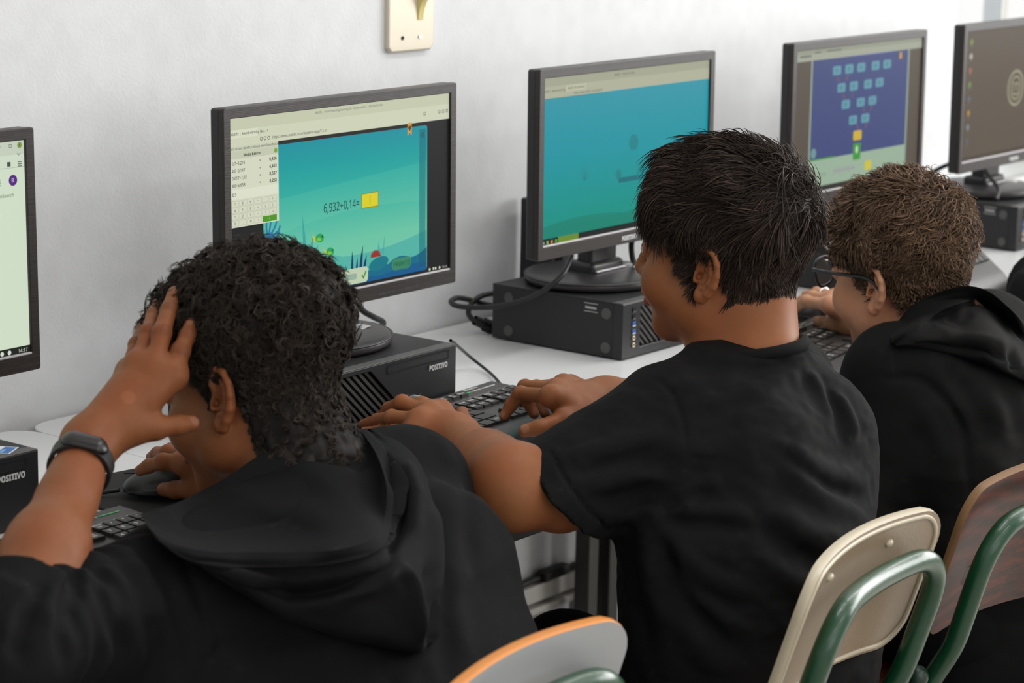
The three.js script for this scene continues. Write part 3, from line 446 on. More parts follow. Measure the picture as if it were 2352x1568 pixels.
// --- keyboards
const KU = 0.0189;
const KB = (() => {
  const keys = []; const add = (x, z, w, h, t) => keys.push([x, z, w, h, t]);
  // origin: rear corner at the keyboard's own left; x to the right, z to the front; rows
  const X0 = 0.010, R = [0.014, 0.041, 0.041 + KU, 0.041 + 2 * KU, 0.041 + 3 * KU, 0.041 + 4 * KU];
  add(X0, R[0], 1, 0.8, 'Esc'); let fx = X0 + KU * 1.55; for (let i = 1; i <= 12; i++) { add(fx, R[0], 1, 0.8, 'F' + i); fx += KU * (i % 4 ? 1 : 1.42); }
  const row = (r, list) => { let x = X0; for (const [w, t] of list) { add(x, R[r], w, 1, t); x += w * KU; } };
  row(1, [["1", "'"], ...[...'1234567890-='].map((t) => [1, t]), [2, '←']].map(([w, t]) => [w === '1' ? 1 : w, t]));
  row(2, [[1.5, 'Tab'], ...[...'QWERTYUIOP´['].map((t) => [1, t]), [1.5, '↵']]);
  row(3, [[1.75, 'Fixa'], ...[...'ASDFGHJKLÇ~]'].map((t) => [1, t]), [1.25, '']]);
  row(4, [[1.25, '⇧'], ...[...'\\ZXCVBNM,.;/'].map((t) => [1, t]), [1.75, '⇧']]);
  row(5, [[1.25, 'Ctrl'], [1.25, '▣'], [1.25, 'Alt'], [6, ''], [1.25, 'Alt Gr'], [1.25, '▣'], [1.25, '☰'], [1.5, 'Ctrl']]);
  const NX = X0 + KU * 15.3;
  ['Prt Sc', 'Scr Lk', 'Pause'].forEach((t, i) => add(NX + i * KU, R[0], 1, 0.8, t));
  ['Insert', 'Home', 'Pg Up'].forEach((t, i) => add(NX + i * KU, R[1], 1, 1, t)); ['Del', 'End', 'Pg Dn'].forEach((t, i) => add(NX + i * KU, R[2], 1, 1, t));
  add(NX + KU, R[4], 1, 1, '▲'); ['◄', '▼', '►'].forEach((t, i) => add(NX + i * KU, R[5], 1, 1, t));
  const PX = NX + KU * 3.3;
  ['Num Lk', '/', '*', '−'].forEach((t, i) => add(PX + i * KU, R[1], 1, 1, t)); ['7', '8', '9'].forEach((t, i) => add(PX + i * KU, R[2], 1, 1, t)); add(PX + 3 * KU, R[2], 1, 2, '+');
  ['4', '5', '6'].forEach((t, i) => add(PX + i * KU, R[3], 1, 1, t)); ['1', '2', '3'].forEach((t, i) => add(PX + i * KU, R[4], 1, 1, t)); add(PX + 3 * KU, R[4], 1, 2, '↵'); add(PX, R[5], 2, 1, '0'); add(PX + 2 * KU, R[5], 1, 1, ',');
  const WID = PX + 4 * KU + 0.010, KD = 0.156, DEP = 0.204;
  const tw = 2048, th = Math.round(2048 * KD / WID);
  const tex = canvasTex(tw, th, (c) => {
    c.fillStyle = '#262423'; c.fillRect(0, 0, tw, th); const s = tw / WID; c.fillStyle = '#e6e3da'; c.textBaseline = 'middle'; c.textAlign = 'center';
    for (const [x, z, w, h, t] of keys) { const f = t.length > 1 ? 25 : 34; c.font = 'bold ' + f + 'px sans-serif'; const words = t.split(' '); words.forEach((q, i) => c.fillText(q, (x + Math.min(w, 1.6) * KU * 0.45) * s, (z + h * KU * (t.length > 1 ? 0.42 : 0.4)) * s + (i - (words.length - 1) / 2) * 26)); if (/^[0-9]$/.test(t) && h === 1) { c.font = '22px sans-serif'; c.fillText('·', (x + w * KU * 0.7) * s, (z + KU * 0.65) * s); } }
  });
  // heights: slopes from 0.022 at the rear to 0.014 in front of the keys, then the palm rest
  const hgt = (z) => z < KD ? 0.021 - 0.007 * z / KD : mix(0.0145, 0.004, Math.pow((z - KD) / (DEP - KD), 1.6));
  const prof = new THREE.Shape(); prof.moveTo(0, 0.002); prof.lineTo(0, 0.018); prof.quadraticCurveTo(0, hgt(0), 0.004, hgt(0.004)); for (let i = 1; i <= 12; i++) { const z = 0.004 + (DEP - 0.004) * i / 12; prof.lineTo(z, hgt(z)); } prof.lineTo(DEP, 0.002); prof.closePath();
  const body = new THREE.ExtrudeGeometry(prof, { depth: WID - 0.004, bevelEnabled: true, bevelSize: 0.0015, bevelOffset: -0.0015, bevelThickness: 0.002, bevelSegments: 3 }); body.rotateY(-Math.PI / 2); body.translate(WID - 0.002, 0, 0);
  body.computeBoundingBox();
  const geos = keys.map(([x, z, w, h]) => {
    const ww = w * KU - 0.0022, hh = h * KU - 0.0022, kh = 0.0046, g = new THREE.BoxGeometry(ww, kh, hh), p = g.attributes.position;
    for (let i = 0; i < p.count; i++) if (p.getY(i) > 0) { p.setX(i, p.getX(i) - Math.sign(p.getX(i)) * 0.0007); p.setZ(i, p.getZ(i) - Math.sign(p.getZ(i)) * 0.0007); }
    g.computeVertexNormals(); const n = g.attributes.normal, uv = g.attributes.uv; const cx = x + w * KU / 2, cz = z + h * KU / 2;
    for (let i = 0; i < p.count; i++) uv.setXY(i, n.getY(i) > 0.7 ? (cx + p.getX(i)) / WID : 0.5, n.getY(i) > 0.7 ? 1 - (cz + p.getZ(i)) / KD : 0.999);
    g.rotateX(0.045); g.translate(cx, hgt(cz) + 0.0018, cz); return g;
  });
  return { keys, geos, body, tex, WID, DEP, hgt, PX, NX };
})();
M.kbBody = std({ color: rgb(0.030, 0.028, 0.027), roughness: 0.36, bumpMap: rep(M.powderBump, 30, 30), bumpScale: 0.00004 });
M.key = std({ map: KB.tex, roughness: 0.42 });
M.kbGreen = std({ color: rgb(0.08, 0.55, 0.16), roughness: 0.4 });
M.kbWhite = std({ color: rgb(0.62, 0.62, 0.62), roughness: 0.4 });
M.kbStrip = std({ color: rgb(0.22, 0.21, 0.21), roughness: 0.35, metalness: 0.4 });
M.rest = std({ color: rgb(0.022, 0.020, 0.020), roughness: 0.3 });
// corner = rear corner at the user's right hand, dir = turn of the keyboard
function keyboard(cx, cz, turn, label, opt = {}) {
  const o = thing('keyboard', label, 'keyboard', [cx, opt.y ?? DT + 0.001, cz], 0); o.rotation.order = 'YXZ'; o.rotation.y = turn; if (opt.tilt) o.rotation.x = opt.tilt;
  const off = -KB.WID; const sh = (g) => { const q = g.clone(); q.translate(off, 0, 0); return q; };
  KB.shared ??= { body: sh(KB.body), keys: KB.geos.map(sh) };
  part('body', KB.shared.body, M.kbBody, o);
  KB.shared.keys.forEach((g) => part('key', g, M.key, o));
  const y = KB.hgt(0.006) + 0.0004;
  part('logo', decal(0.036, 0.0075, off + KB.PX + 0.024, y + 0.0002, 0.0085, [-Math.PI / 2 + 0.045, 0, 0]), M.logo, o);
  const bar = (x, w, m, n) => part(n, box(w, 0.0005, 0.0024, off + x, KB.hgt(0.018) + 0.0004, 0.017, 0), m, o);
  bar(KB.PX + 0.004, 0.019, M.kbGreen, 'green_light_strip'); bar(KB.PX + 0.026, 0.02, M.kbWhite, 'white_light_strip'); bar(KB.PX + 0.054, 0.03, opt.green2 ? M.kbGreen : M.kbWhite, 'light_strip');
  part('silver_strip', box(KB.WID - 0.008, 0.0006, 0.0032, off + KB.WID / 2, KB.hgt(0.035) + 0.0003, 0.0355, 0), M.kbStrip, o);
  part('palm_rest', (() => { const s = new THREE.Shape(); const a = 0.1585, b = KB.DEP - 0.0005; s.moveTo(a, 0.006); s.lineTo(a, KB.hgt(a) + 0.0006); for (let i = 1; i <= 8; i++) { const z = mix(a, b, i / 8); s.lineTo(z, KB.hgt(z) + 0.0006); } s.lineTo(b, 0.004); s.closePath(); const g = new THREE.ExtrudeGeometry(s, { depth: KB.WID - 0.006, bevelEnabled: false }); g.rotateY(-Math.PI / 2); g.translate(-0.003, 0, 0); return g; })(), M.rest, o);
  return o;
}
keyboard(0.106, 0.420, 0.0, 'black keyboard with two green strips under the raised bare forearm', { green2: true });
keyboard(0.866, 0.345, 0.065, 'black keyboard under both hands of the boy in the T-shirt');
keyboard(1.556, 0.442, 0.16, 'black keyboard with a shiny palm rest before the boy with glasses');
keyboard(2.065, 0.372, 0.05, 'black keyboard leaning against the system unit under the puzzle screen', { y: DT + 0.118, tilt: 0.62 });
keyboard(2.46 + KB.WID * 0.96, 0.47, -0.22, 'black keyboard lying before the brown desktop screen');
// --- mice: origin under the middle, the lead end towards +z
const mouseGeo = (() => {
  const g = new THREE.SphereGeometry(1, 40, 24), p = g.attributes.position;
  for (let i = 0; i < p.count; i++) {
    let x = p.getX(i), y = p.getY(i), z = p.getZ(i);
    const wz = 0.031 * (1 - 0.10 * z * z) * (1 - 0.05 * Math.cos(z * 3)), hy = y > 0 ? 0.030 * (1 - 0.22 * z - 0.1 * z * z) : 0.008;
    const sx = Math.sign(x) * Math.pow(Math.abs(x), 0.82); y = y > 0 ? Math.pow(y, 0.9) : Math.max(y, -0.7);
    p.setXYZ(i, sx * wz, 0.0085 + y * hy, z * 0.056);
  }
  g.computeVertexNormals(); return g;
})();
const mouseBase = (() => { const g = mouseGeo.clone(); g.scale(1.012, 1, 1.012); const p = g.attributes.position; for (let i = 0; i < p.count; i++) { const z = p.getZ(i) / 0.056, lim = 0.0135 + 0.006 * Math.cos(z * 2.6); if (p.getY(i) > lim) p.setY(i, lim - 0.0005); } g.computeVertexNormals(); return g; })();
M.mouseTop = std({ color: rgb(0.017, 0.017, 0.018), roughness: 0.38 }); M.mouseSide = M.mouseTop;
function mouse(x, z, turn, y, label) {
  const o = thing('computer_mouse', label, 'mouse', [x, y, z], turn);
  part('shell', mouseGeo, M.mouseTop, o); part('base', mouseBase, M.mouseSide, o);
  part('wheel', (() => { const g = new THREE.TorusGeometry(0.006, 0.003, 8, 20); g.rotateY(Math.PI / 2); g.translate(0, 0.0285, 0.03); return g; })(), M.mouseSide, o);
  part('button_split', box(0.0008, 0.001, 0.02, 0, 0.0268, 0.044, 0), M.void, o); return o;
}
M.pad = std({ color: rgb(0.016, 0.0155, 0.0155), roughness: 0.92, bumpMap: rep(M.grain, 3, 3), bumpScale: 0.0003 });
solo('mouse_pad', (() => { const g = uvMetres(box(0.27, 0.003, 0.23, 0, 0, 0, 0.0012), 4); g.rotateY(-0.16); g.translate(0.262, DT + 0.0022, 0.385); return g; })(), M.pad, 'black cloth mouse pad with frayed edges beside the keyboard with two green strips', 'mouse pad');
mouse(0.214, 0.392, Math.PI + 0.76, DT + 0.0045, 'black mouse on the cloth pad under a boy\'s hand');
mouse(0.915, 0.530, Math.PI + 0.3, DT + 0.0015, 'black mouse lying beside the keyboard under the T-shirt boy\'s forearm');
mouse(1.583, 0.388, Math.PI + 0.6, DT + 0.0015, 'black mouse under the hand with a ring');
// --- leads
function lead(pts, r, label, seg = 70) { return solo('cable', tube(pts, r, seg, 9), M.cable, label, 'cable'); }
lead([[0.172, 0.762, 0.350], [0.150, 0.757, 0.322], [0.13, 0.755, 0.28], [0.12, 0.754, 0.2]], 0.0024, 'thin black mouse lead running across the desk from the cloth pad');
{
  const a = (px, py, s) => atS(px, py, s);
  lead([a(1312, 590, 1545), a(1290, 632, 1560), a(1247, 668, 1560), a(1195, 692, 1545), a(1138, 704, 1530), a(1085, 706, 1520), a(1048, 702, 1515), a(1036, 692, 1508), a(1052, 684, 1500), a(1085, 690, 1496), a(1120, 700, 1490), a(1160, 704, 1485)], 0.0042, 'thick black video lead looping out beside the system unit with rubber feet', 120);
  const pw = thing('power_lead', 'black power lead plugged into the back of the system unit with rubber feet', 'cable');
  part('lead', tube([a(1150, 672, 1480), a(1110, 678, 1492), a(1086, 694, 1500), a(1076, 715, 1500), a(1082, 730, 1500), a(1094, 738, 1500)], 0.0042, 60, 9), M.cable, pw);
  part('plug', merge([tube([a(1090, 735, 1500), a(1110, 744, 1497)], 0.0078, 4, 12), tube([a(1110, 744, 1497), a(1135, 754, 1492)], 0.0105, 4, 4)]), M.cable, pw);
  lead([a(822, 690, 1600), a(832, 712, 1600), a(858, 728, 1598), a(878, 738, 1590), a(879, 746, 1580), a(868, 752, 1570), a(850, 756, 1560)], 0.0045, 'black lead hanging from the arithmetic game monitor');
  lead([a(1452, 545, 1515), a(1450, 570, 1510), a(1453, 595, 1500), a(1458, 602, 1490)], 0.0045, 'black lead hanging behind the foot of the turquoise monitor');
  lead([[2.60, 0.915, 0.225], [2.595, 0.885, 0.14], [2.58, 0.862, 0.10], [2.57, 0.845, 0.085]], 0.0045, 'black lead hanging from the brown desktop monitor');
  lead([[2.53, 0.905, 0.225], [2.515, 0.88, 0.255], [2.49, 0.861, 0.29], [2.465, 0.843, 0.30]], 0.004, 'dark lead crossing the foot of the brown desktop monitor');
  lead([atY(1035, 782, 0.83), atY(1046, 790, 0.812), atY(1078, 818, 0.77), atY(1112, 845, 0.756), atY(1135, 865, 0.756), atY(1160, 895, 0.757)], 0.0022, 'thin black keyboard lead curving over the desk to the system unit');
  solo('cable', tube([atY(930, 918, 0.775), atY(950, 911, 0.782), atY(968, 913, 0.782), atY(985, 920, 0.775)], 0.0022, 30, 8), std({ color: rgb(0.5, 0.5, 0.52), roughness: 0.4 }), 'short pale grey lead behind the typing hand', 'cable');
}
// ------------------------------------------------------------ distance fields for bodies and clothes
function smin(a, b, k) { const h = Math.max(k - Math.abs(a - b), 0); return Math.min(a, b) - h * h / (4 * k); }
function smax(a, b, k) { return -smin(-a, -b, k); }
// tapered capsule between two points
function cone(a, b, ra, rb) {
  const ax = a.x, ay = a.y, az = a.z, bx = b.x - ax, by = b.y - ay, bz = b.z - az, L = bx * bx + by * by + bz * bz || 1e-9, cx = ax + bx / 2, cy = ay + by / 2, cz = az + bz / 2, R = Math.sqrt(L) / 2 + Math.max(ra, rb);
  const f = (x, y, z) => { const px = x - ax, py = y - ay, pz = z - az; let t = (px * bx + py * by + pz * bz) / L; t = t < 0 ? 0 : t > 1 ? 1 : t; const dx = px - t * bx, dy = py - t * by, dz = pz - t * bz; return Math.sqrt(dx * dx + dy * dy + dz * dz) - (ra + (rb - ra) * t); };
  f.c = [cx, cy, cz, R]; return f;
}
// ellipsoid; optional rotation (Euler) about its centre
function ball(c, r, rot) {
  const [cx, cy, cz] = c, [rx, ry, rz] = typeof r === 'number' ? [r, r, r] : r; let m = null;
  if (rot) { m = new THREE.Matrix4().makeRotationFromEuler(new THREE.Euler(...rot)).transpose().elements; }
  const f = (x, y, z) => {
    let a = x - cx, b = y - cy, c2 = z - cz; if (m) { const u = m[0] * a + m[4] * b + m[8] * c2, v = m[1] * a + m[5] * b + m[9] * c2; c2 = m[2] * a + m[6] * b + m[10] * c2; a = u; b = v; }
    const p = a / rx, q = b / ry, s = c2 / rz, k0 = Math.sqrt(p * p + q * q + s * s), u1 = p / rx, v1 = q / ry, w1 = s / rz, k1 = Math.sqrt(u1 * u1 + v1 * v1 + w1 * w1);
    return k1 < 1e-9 ? -Math.min(rx, ry, rz) : k0 * (k0 - 1) / k1;
  };
  f.c = [cx, cy, cz, Math.max(rx, ry, rz)]; return f;
}
// soft union of [field, k] pairs; fields far off are skipped by their bounding balls
function join(list) {
  const n = list.length, F = list.map((e) => e[0]), K = list.map((e) => e[1]), C = F.map((f) => f.c);
  const f = (x, y, z) => {
    let d = 1e3;
    for (let i = 0; i < n; i++) {
      const c = C[i], k = K[i];
      if (c) { const a = x - c[0], b = y - c[1], e = z - c[2], lim = d + k + c[3]; if (lim > 0 && a * a + b * b + e * e > lim * lim) continue; }
      const q = F[i](x, y, z), h = k - Math.abs(d - q); d = h > 0 && d < 999 ? Math.min(d, q) - h * h / (4 * k) : Math.min(d, q);
    }
    return d;
  };
  let lo = [1e9, 1e9, 1e9], hi = [-1e9, -1e9, -1e9]; for (const c of C) if (c) for (let i = 0; i < 3; i++) { lo[i] = Math.min(lo[i], c[i] - c[3]); hi[i] = Math.max(hi[i], c[i] + c[3]); }
  f.lo = lo; f.hi = hi; const R = Math.hypot(hi[0] - lo[0], hi[1] - lo[1], hi[2] - lo[2]) / 2; f.c = [(lo[0] + hi[0]) / 2, (lo[1] + hi[1]) / 2, (lo[2] + hi[2]) / 2, R]; return f;
}
// trunk: rings [x, y, z, half width, half depth] from below upwards, ring planes level; side = direction of the shoulders in plan
function trunk(rings, turn = 0) {
  const ct = Math.cos(turn), st = Math.sin(turn), n = rings.length;
  const f = (x, y, z) => {
    let i = 0; while (i < n - 2 && y > rings[i + 1][1]) i++;
    const A = rings[i], B = rings[i + 1]; let t = (y - A[1]) / (B[1] - A[1]); const tc = t < 0 ? 0 : t > 1 ? 1 : t; const s = tc * tc * (3 - 2 * tc) * 0.5 + tc * 0.5;
    const cx = A[0] + (B[0] - A[0]) * s, cz = A[2] + (B[2] - A[2]) * s, a = A[3] + (B[3] - A[3]) * s, b = A[4] + (B[4] - A[4]) * s;
    const dx = x - cx, dz = z - cz, u = dx * ct - dz * st, w = dx * st + dz * ct;
    const p = u / a, q = w / b, k0 = Math.sqrt(p * p + q * q), k1 = Math.sqrt(p * p / (a * a) + q * q / (b * b));
    let d = k1 < 1e-9 ? -Math.min(a, b) : k0 * (k0 - 1) / k1; const dy = y < rings[0][1] ? rings[0][1] - y : y > rings[n - 1][1] ? y - rings[n - 1][1] : 0;
    if (dy > 0) d = d > 0 ? Math.hypot(d, dy) : Math.max(d, dy); return d * 0.9;
  };
  let lo = [1e9, 1e9, 1e9], hi = [-1e9, -1e9, -1e9]; for (const r of rings) { const m = Math.max(r[3], r[4]); lo = [Math.min(lo[0], r[0] - m), Math.min(lo[1], r[1]), Math.min(lo[2], r[2] - m)]; hi = [Math.max(hi[0], r[0] + m), Math.max(hi[1], r[1]), Math.max(hi[2], r[2] + m)]; }
  f.c = [(lo[0] + hi[0]) / 2, (lo[1] + hi[1]) / 2, (lo[2] + hi[2]) / 2, Math.hypot(hi[0] - lo[0], hi[1] - lo[1], hi[2] - lo[2]) / 2]; return f;
}
// where the line of sight through a photo point meets a field
function hit(f, px, py, s0 = 2900, s1 = 1250) {
  const d = px2ray(px, py), L = d.length(); d.normalize(); let t = FPX / s0 * L; const T = FPX / s1 * L, p = new THREE.Vector3(); let best = 1e9, bt = t;
  for (let i = 0; i < 200 && t < T; i++) { p.copy(EYE).addScaledVector(d, t); const v = f(p.x, p.y, p.z); if (v < best) { best = v; bt = t; } if (v < 0.0006) return p; t += Math.max(v * 0.85, 0.0005); }
  return p.copy(EYE).addScaledVector(d, bt);
}
function grad(f, x, y, z, e = 0.0015) {
  const a = f(x + e, y - e, z - e), b = f(x - e, y - e, z + e), c = f(x - e, y + e, z - e), d = f(x + e, y + e, z + e);
  const v = new THREE.Vector3(a - b - c + d, -a - b + c + d, -a + b - c + d); return v.normalize();
}
// raised (or sunk) folds along polylines that lie on a field; each is {p:[[px,py]..] photo points, a: height, w: width}
function folds(base, list, margin = 0.02) {
  const F = list.map(({ p, a, w, pts }) => {
    let q = pts || p.map(([x, y]) => hit(base, x, y)); if (q.length > 2) q = new THREE.CatmullRomCurve3(q, false, 'centripetal').getPoints(Math.max(8, q.length * 4));
    const c = q.reduce((s, v) => s.add(v), V(0, 0, 0)).multiplyScalar(1 / q.length); let R = 0; for (const v of q) R = Math.max(R, v.distanceTo(c));
    const segs = []; for (let i = 0; i + 1 < q.length; i++) segs.push([q[i].x, q[i].y, q[i].z, q[i + 1].x - q[i].x, q[i + 1].y - q[i].y, q[i + 1].z - q[i].z, i / (q.length - 1)]);
    return { segs, c, R: R + w * 2.4, a, w, n: q.length - 1 };
  });
  const f = (x, y, z) => {
    let d = base(x, y, z); if (d > margin || d < -margin) return d;
    for (const o of F) {
      const ex = x - o.c.x, ey = y - o.c.y, ez = z - o.c.z; if (ex * ex + ey * ey + ez * ez > o.R * o.R) continue;
      let m = 1e9, mt = 0; for (const s of o.segs) { const px = x - s[0], py = y - s[1], pz = z - s[2], L = s[3] * s[3] + s[4] * s[4] + s[5] * s[5] + 1e-12; let t = (px * s[3] + py * s[4] + pz * s[5]) / L; t = t < 0 ? 0 : t > 1 ? 1 : t; const ax = px - t * s[3], ay = py - t * s[4], az = pz - t * s[5], q = ax * ax + ay * ay + az * az; if (q < m) { m = q; mt = s[6] + t / o.n; } }
      const e = m / (o.w * o.w); if (e < 6) d -= o.a * Math.exp(-e) * Math.min(1, 4 * Math.min(mt + 0.06, 1.06 - mt));
    }
    return d;
  };
  f.lo = base.lo; f.hi = base.hi; f.c = base.c; return f;
}
// mesh of a field on a grid (surface nets); color(p, n) optional
function net(f, lo, hi, h, color, pad = 0.012) {
  const ox = lo[0] - pad, oy = lo[1] - pad, oz = lo[2] - pad, nx = Math.ceil((hi[0] - lo[0] + 2 * pad) / h) + 2, ny = Math.ceil((hi[1] - lo[1] + 2 * pad) / h) + 2, nz = Math.ceil((hi[2] - lo[2] + 2 * pad) / h) + 2;
  const val = new Float32Array(nx * ny * nz).fill(NaN), vid = new Int32Array(nx * ny * nz).fill(-1), B = 6, cells = [];
  const at = (i, j, k) => { const q = (k * ny + j) * nx + i; let v = val[q]; if (v !== v) v = val[q] = f(ox + i * h, oy + j * h, oz + k * h); return v; };
  const reach = h * B * 0.5 * 1.7321 * 1.25 + h;
  const pos = [], nor = [], idx = [], col = [];
  for (let k0 = 0; k0 < nz - 1; k0 += B) for (let j0 = 0; j0 < ny - 1; j0 += B) for (let i0 = 0; i0 < nx - 1; i0 += B) {
    if (Math.abs(f(ox + (i0 + B / 2) * h, oy + (j0 + B / 2) * h, oz + (k0 + B / 2) * h)) > reach) continue;
    for (let k = k0; k < Math.min(k0 + B, nz - 1); k++) for (let j = j0; j < Math.min(j0 + B, ny - 1); j++) for (let i = i0; i < Math.min(i0 + B, nx - 1); i++) {
      const v = [at(i, j, k), at(i + 1, j, k), at(i, j + 1, k), at(i + 1, j + 1, k), at(i, j, k + 1), at(i + 1, j, k + 1), at(i, j + 1, k + 1), at(i + 1, j + 1, k + 1)];
      let m = 0; for (let q = 0; q < 8; q++) if (v[q] < 0) m |= 1 << q; if (m === 0 || m === 255) continue;
      let sx = 0, sy = 0, sz = 0, n = 0;
      const E = (a, b) => { if ((v[a] < 0) !== (v[b] < 0)) { const t = v[a] / (v[a] - v[b]); sx += (a & 1) + ((b & 1) - (a & 1)) * t; sy += (a >> 1 & 1) + ((b >> 1 & 1) - (a >> 1 & 1)) * t; sz += (a >> 2) + ((b >> 2) - (a >> 2)) * t; n++; } };
      E(0, 1); E(2, 3); E(4, 5); E(6, 7); E(0, 2); E(1, 3); E(4, 6); E(5, 7); E(0, 4); E(1, 5); E(2, 6); E(3, 7);
      const X = ox + (i + sx / n) * h, Y = oy + (j + sy / n) * h, Z = oz + (k + sz / n) * h;
      vid[(k * ny + j) * nx + i] = pos.length / 3; pos.push(X, Y, Z); const g = grad(f, X, Y, Z, h * 0.45); nor.push(g.x, g.y, g.z); if (color) { const c = color(X, Y, Z, g); col.push(c[0], c[1], c[2]); }
      cells.push(i, j, k);
    }
  }
  const quad = (a, b, c, d, flip) => { if (a < 0 || b < 0 || c < 0 || d < 0) return; if (flip) idx.push(a, c, b, a, d, c); else idx.push(a, b, c, a, c, d); };
  const I = (i, j, k) => i < 0 || j < 0 || k < 0 ? -1 : vid[(k * ny + j) * nx + i];
  for (let q = 0; q < cells.length; q += 3) {
    const i = cells[q], j = cells[q + 1], k = cells[q + 2], v0 = at(i, j, k) < 0;
    if (v0 !== at(i + 1, j, k) < 0) quad(I(i, j, k), I(i, j - 1, k), I(i, j - 1, k - 1), I(i, j, k - 1), !v0);
    if (v0 !== at(i, j + 1, k) < 0) quad(I(i, j, k), I(i, j, k - 1), I(i - 1, j, k - 1), I(i - 1, j, k), !v0);
    if (v0 !== at(i, j, k + 1) < 0) quad(I(i, j, k), I(i - 1, j, k), I(i - 1, j - 1, k), I(i, j - 1, k), !v0);
  }
  const g = new THREE.BufferGeometry(); g.setAttribute('position', new THREE.Float32BufferAttribute(pos, 3)); g.setAttribute('normal', new THREE.Float32BufferAttribute(nor, 3)); if (color) g.setAttribute('color', new THREE.Float32BufferAttribute(col, 3)); g.setIndex(idx); return g;
}
// strip of cloth spanned over rows of points (each row runs the same way), smoothed both ways
function loft(rows, nu = 48, nv = 36) {
  const R = rows.map((r) => new THREE.CatmullRomCurve3(r, false, 'centripetal').getSpacedPoints(nu)), pos = [], idx = [];
  const cols = []; for (let i = 0; i <= nu; i++) cols.push(new THREE.CatmullRomCurve3(R.map((r) => r[i]), false, 'centripetal').getPoints(nv));
  for (let j = 0; j <= nv; j++) for (let i = 0; i <= nu; i++) pos.push(cols[i][j].x, cols[i][j].y, cols[i][j].z);
  for (let j = 0; j < nv; j++) for (let i = 0; i < nu; i++) { const a = j * (nu + 1) + i; idx.push(a, a + 1, a + nu + 1, a + 1, a + nu + 2, a + nu + 1); }
  const g = new THREE.BufferGeometry(); g.setAttribute('position', new THREE.Float32BufferAttribute(pos, 3)); g.setIndex(idx); g.computeVertexNormals(); return g;
}
// ------------------------------------------------------------ heads: own frame, origin between the ears, x to the person's left, y up, z forwards
function headFrame(pos, yaw, pitch, roll, size = 1) {
  const m = new THREE.Matrix4().makeRotationY(Math.PI + yaw * Math.PI / 180).multiply(new THREE.Matrix4().makeRotationX(pitch * Math.PI / 180)).multiply(new THREE.Matrix4().makeRotationZ(roll * Math.PI / 180)).scale(V(size, size, size)).setPosition(pos);
  return { m, inv: m.clone().invert(), out: (x, y, z) => V(x, y, z).applyMatrix4(m), size };
}
function earField(s) {   // s = 1 for the person's left ear
  const U = V(0.27 * s, -0.12, -0.95).normalize(), N = V(0.94 * s, 0.02, 0.30).normalize(), VV = new THREE.Vector3().crossVectors(N, U).normalize(); if (VV.y < 0) VV.negate(); const T = new THREE.Vector3().crossVectors(U, VV).normalize(); if (T.x * s < 0) T.negate();
  const O = V(0.069 * s, -0.004, 0.004), P = (u, v, w = 0) => O.clone().addScaledVector(U, u * 1.1).addScaledVector(VV, v * 1.1).addScaledVector(T, w * 1.1);
  const L = []; const hx = [[0.004, 0.004, -0.001], [0.002, 0.016, 0.002], [0.006, 0.026, 0.004], [0.015, 0.0315, 0.005], [0.024, 0.0285, 0.005], [0.0295, 0.019, 0.005], [0.030, 0.007, 0.004], [0.0265, -0.006, 0.003], [0.0205, -0.017, 0.003], [0.0145, -0.026, 0.002]];
  for (let i = 0; i + 1 < hx.length; i++) L.push([cone(P(...hx[i]), P(...hx[i + 1]), 0.0036 + (i > 6 ? 0.001 : 0), 0.0036 + (i > 5 ? 0.001 : 0)), 0.003]);
  const plate = []; for (const [u, v, a] of [[0.012, 0.012, 0.0125], [0.015, 0.002, 0.0125], [0.012, -0.010, 0.0115], [0.0095, -0.021, 0.0085]]) { const c = P(u, v, -0.002); plate.push([cone(c.clone().addScaledVector(T, -0.001), c.clone().addScaledVector(T, 0.0005), a * 0.25, a * 0.25), 0.01]); }
  // thin plate made of a row of flat discs
  const flat = (x, y, z) => { const dx = x - O.x, dy = y - O.y, dz = z - O.z, u = dx * U.x + dy * U.y + dz * U.z, v = dx * VV.x + dy * VV.y + dz * VV.z, w = dx * T.x + dy * T.y + dz * T.z; const a = (u - 0.016) / 0.0165, b = (v - 0.0044) / 0.029, e = Math.sqrt(a * a + b * b); return Math.max((e - 1) * 0.014, Math.abs(w + 0.001) - 0.0026); };
  flat.c = [...P(0.0145, 0.004).toArray(), 0.032]; L.push([flat, 0.003]);
  const ah = [[0.0135, 0.0215, 0.002], [0.0195, 0.016, 0.0028], [0.0215, 0.006, 0.0028], [0.0195, -0.005, 0.0026], [0.0135, -0.0125, 0.0026], [0.0085, -0.0125, 0.0026]]; for (let i = 0; i + 1 < ah.length; i++) L.push([cone(P(...ah[i]), P(...ah[i + 1]), 0.0027, 0.0027), 0.003]);
  const lc = P(0.0085, -0.0225, 0.001); L.push([ball(lc.toArray(), [0.0085, 0.0095, 0.0075]), 0.004]); L.push([cone(P(0.0005, -0.001, 0.001), P(0.002, -0.007, 0.003), 0.0036, 0.0036), 0.003]);
  L.push([cone(P(0.002, 0.003, -0.009), P(0.012, -0.002, -0.008), 0.010, 0.008), 0.004]);
  const e = join(L), dig = ball(P(0.0095, 0.0005, 0.0065).toArray(), 0.0082), dig2 = ball(P(0.0105, 0.0175, 0.006).toArray(), [0.005, 0.006, 0.005]), canal = ball(P(0.0045, -0.0025, 0.001).toArray(), 0.0042);
  const g = (x, y, z) => smax(smax(smax(e(x, y, z), -dig(x, y, z), 0.003), -dig2(x, y, z), 0.003), -canal(x, y, z), 0.0015); g.c = e.c; return g;
}
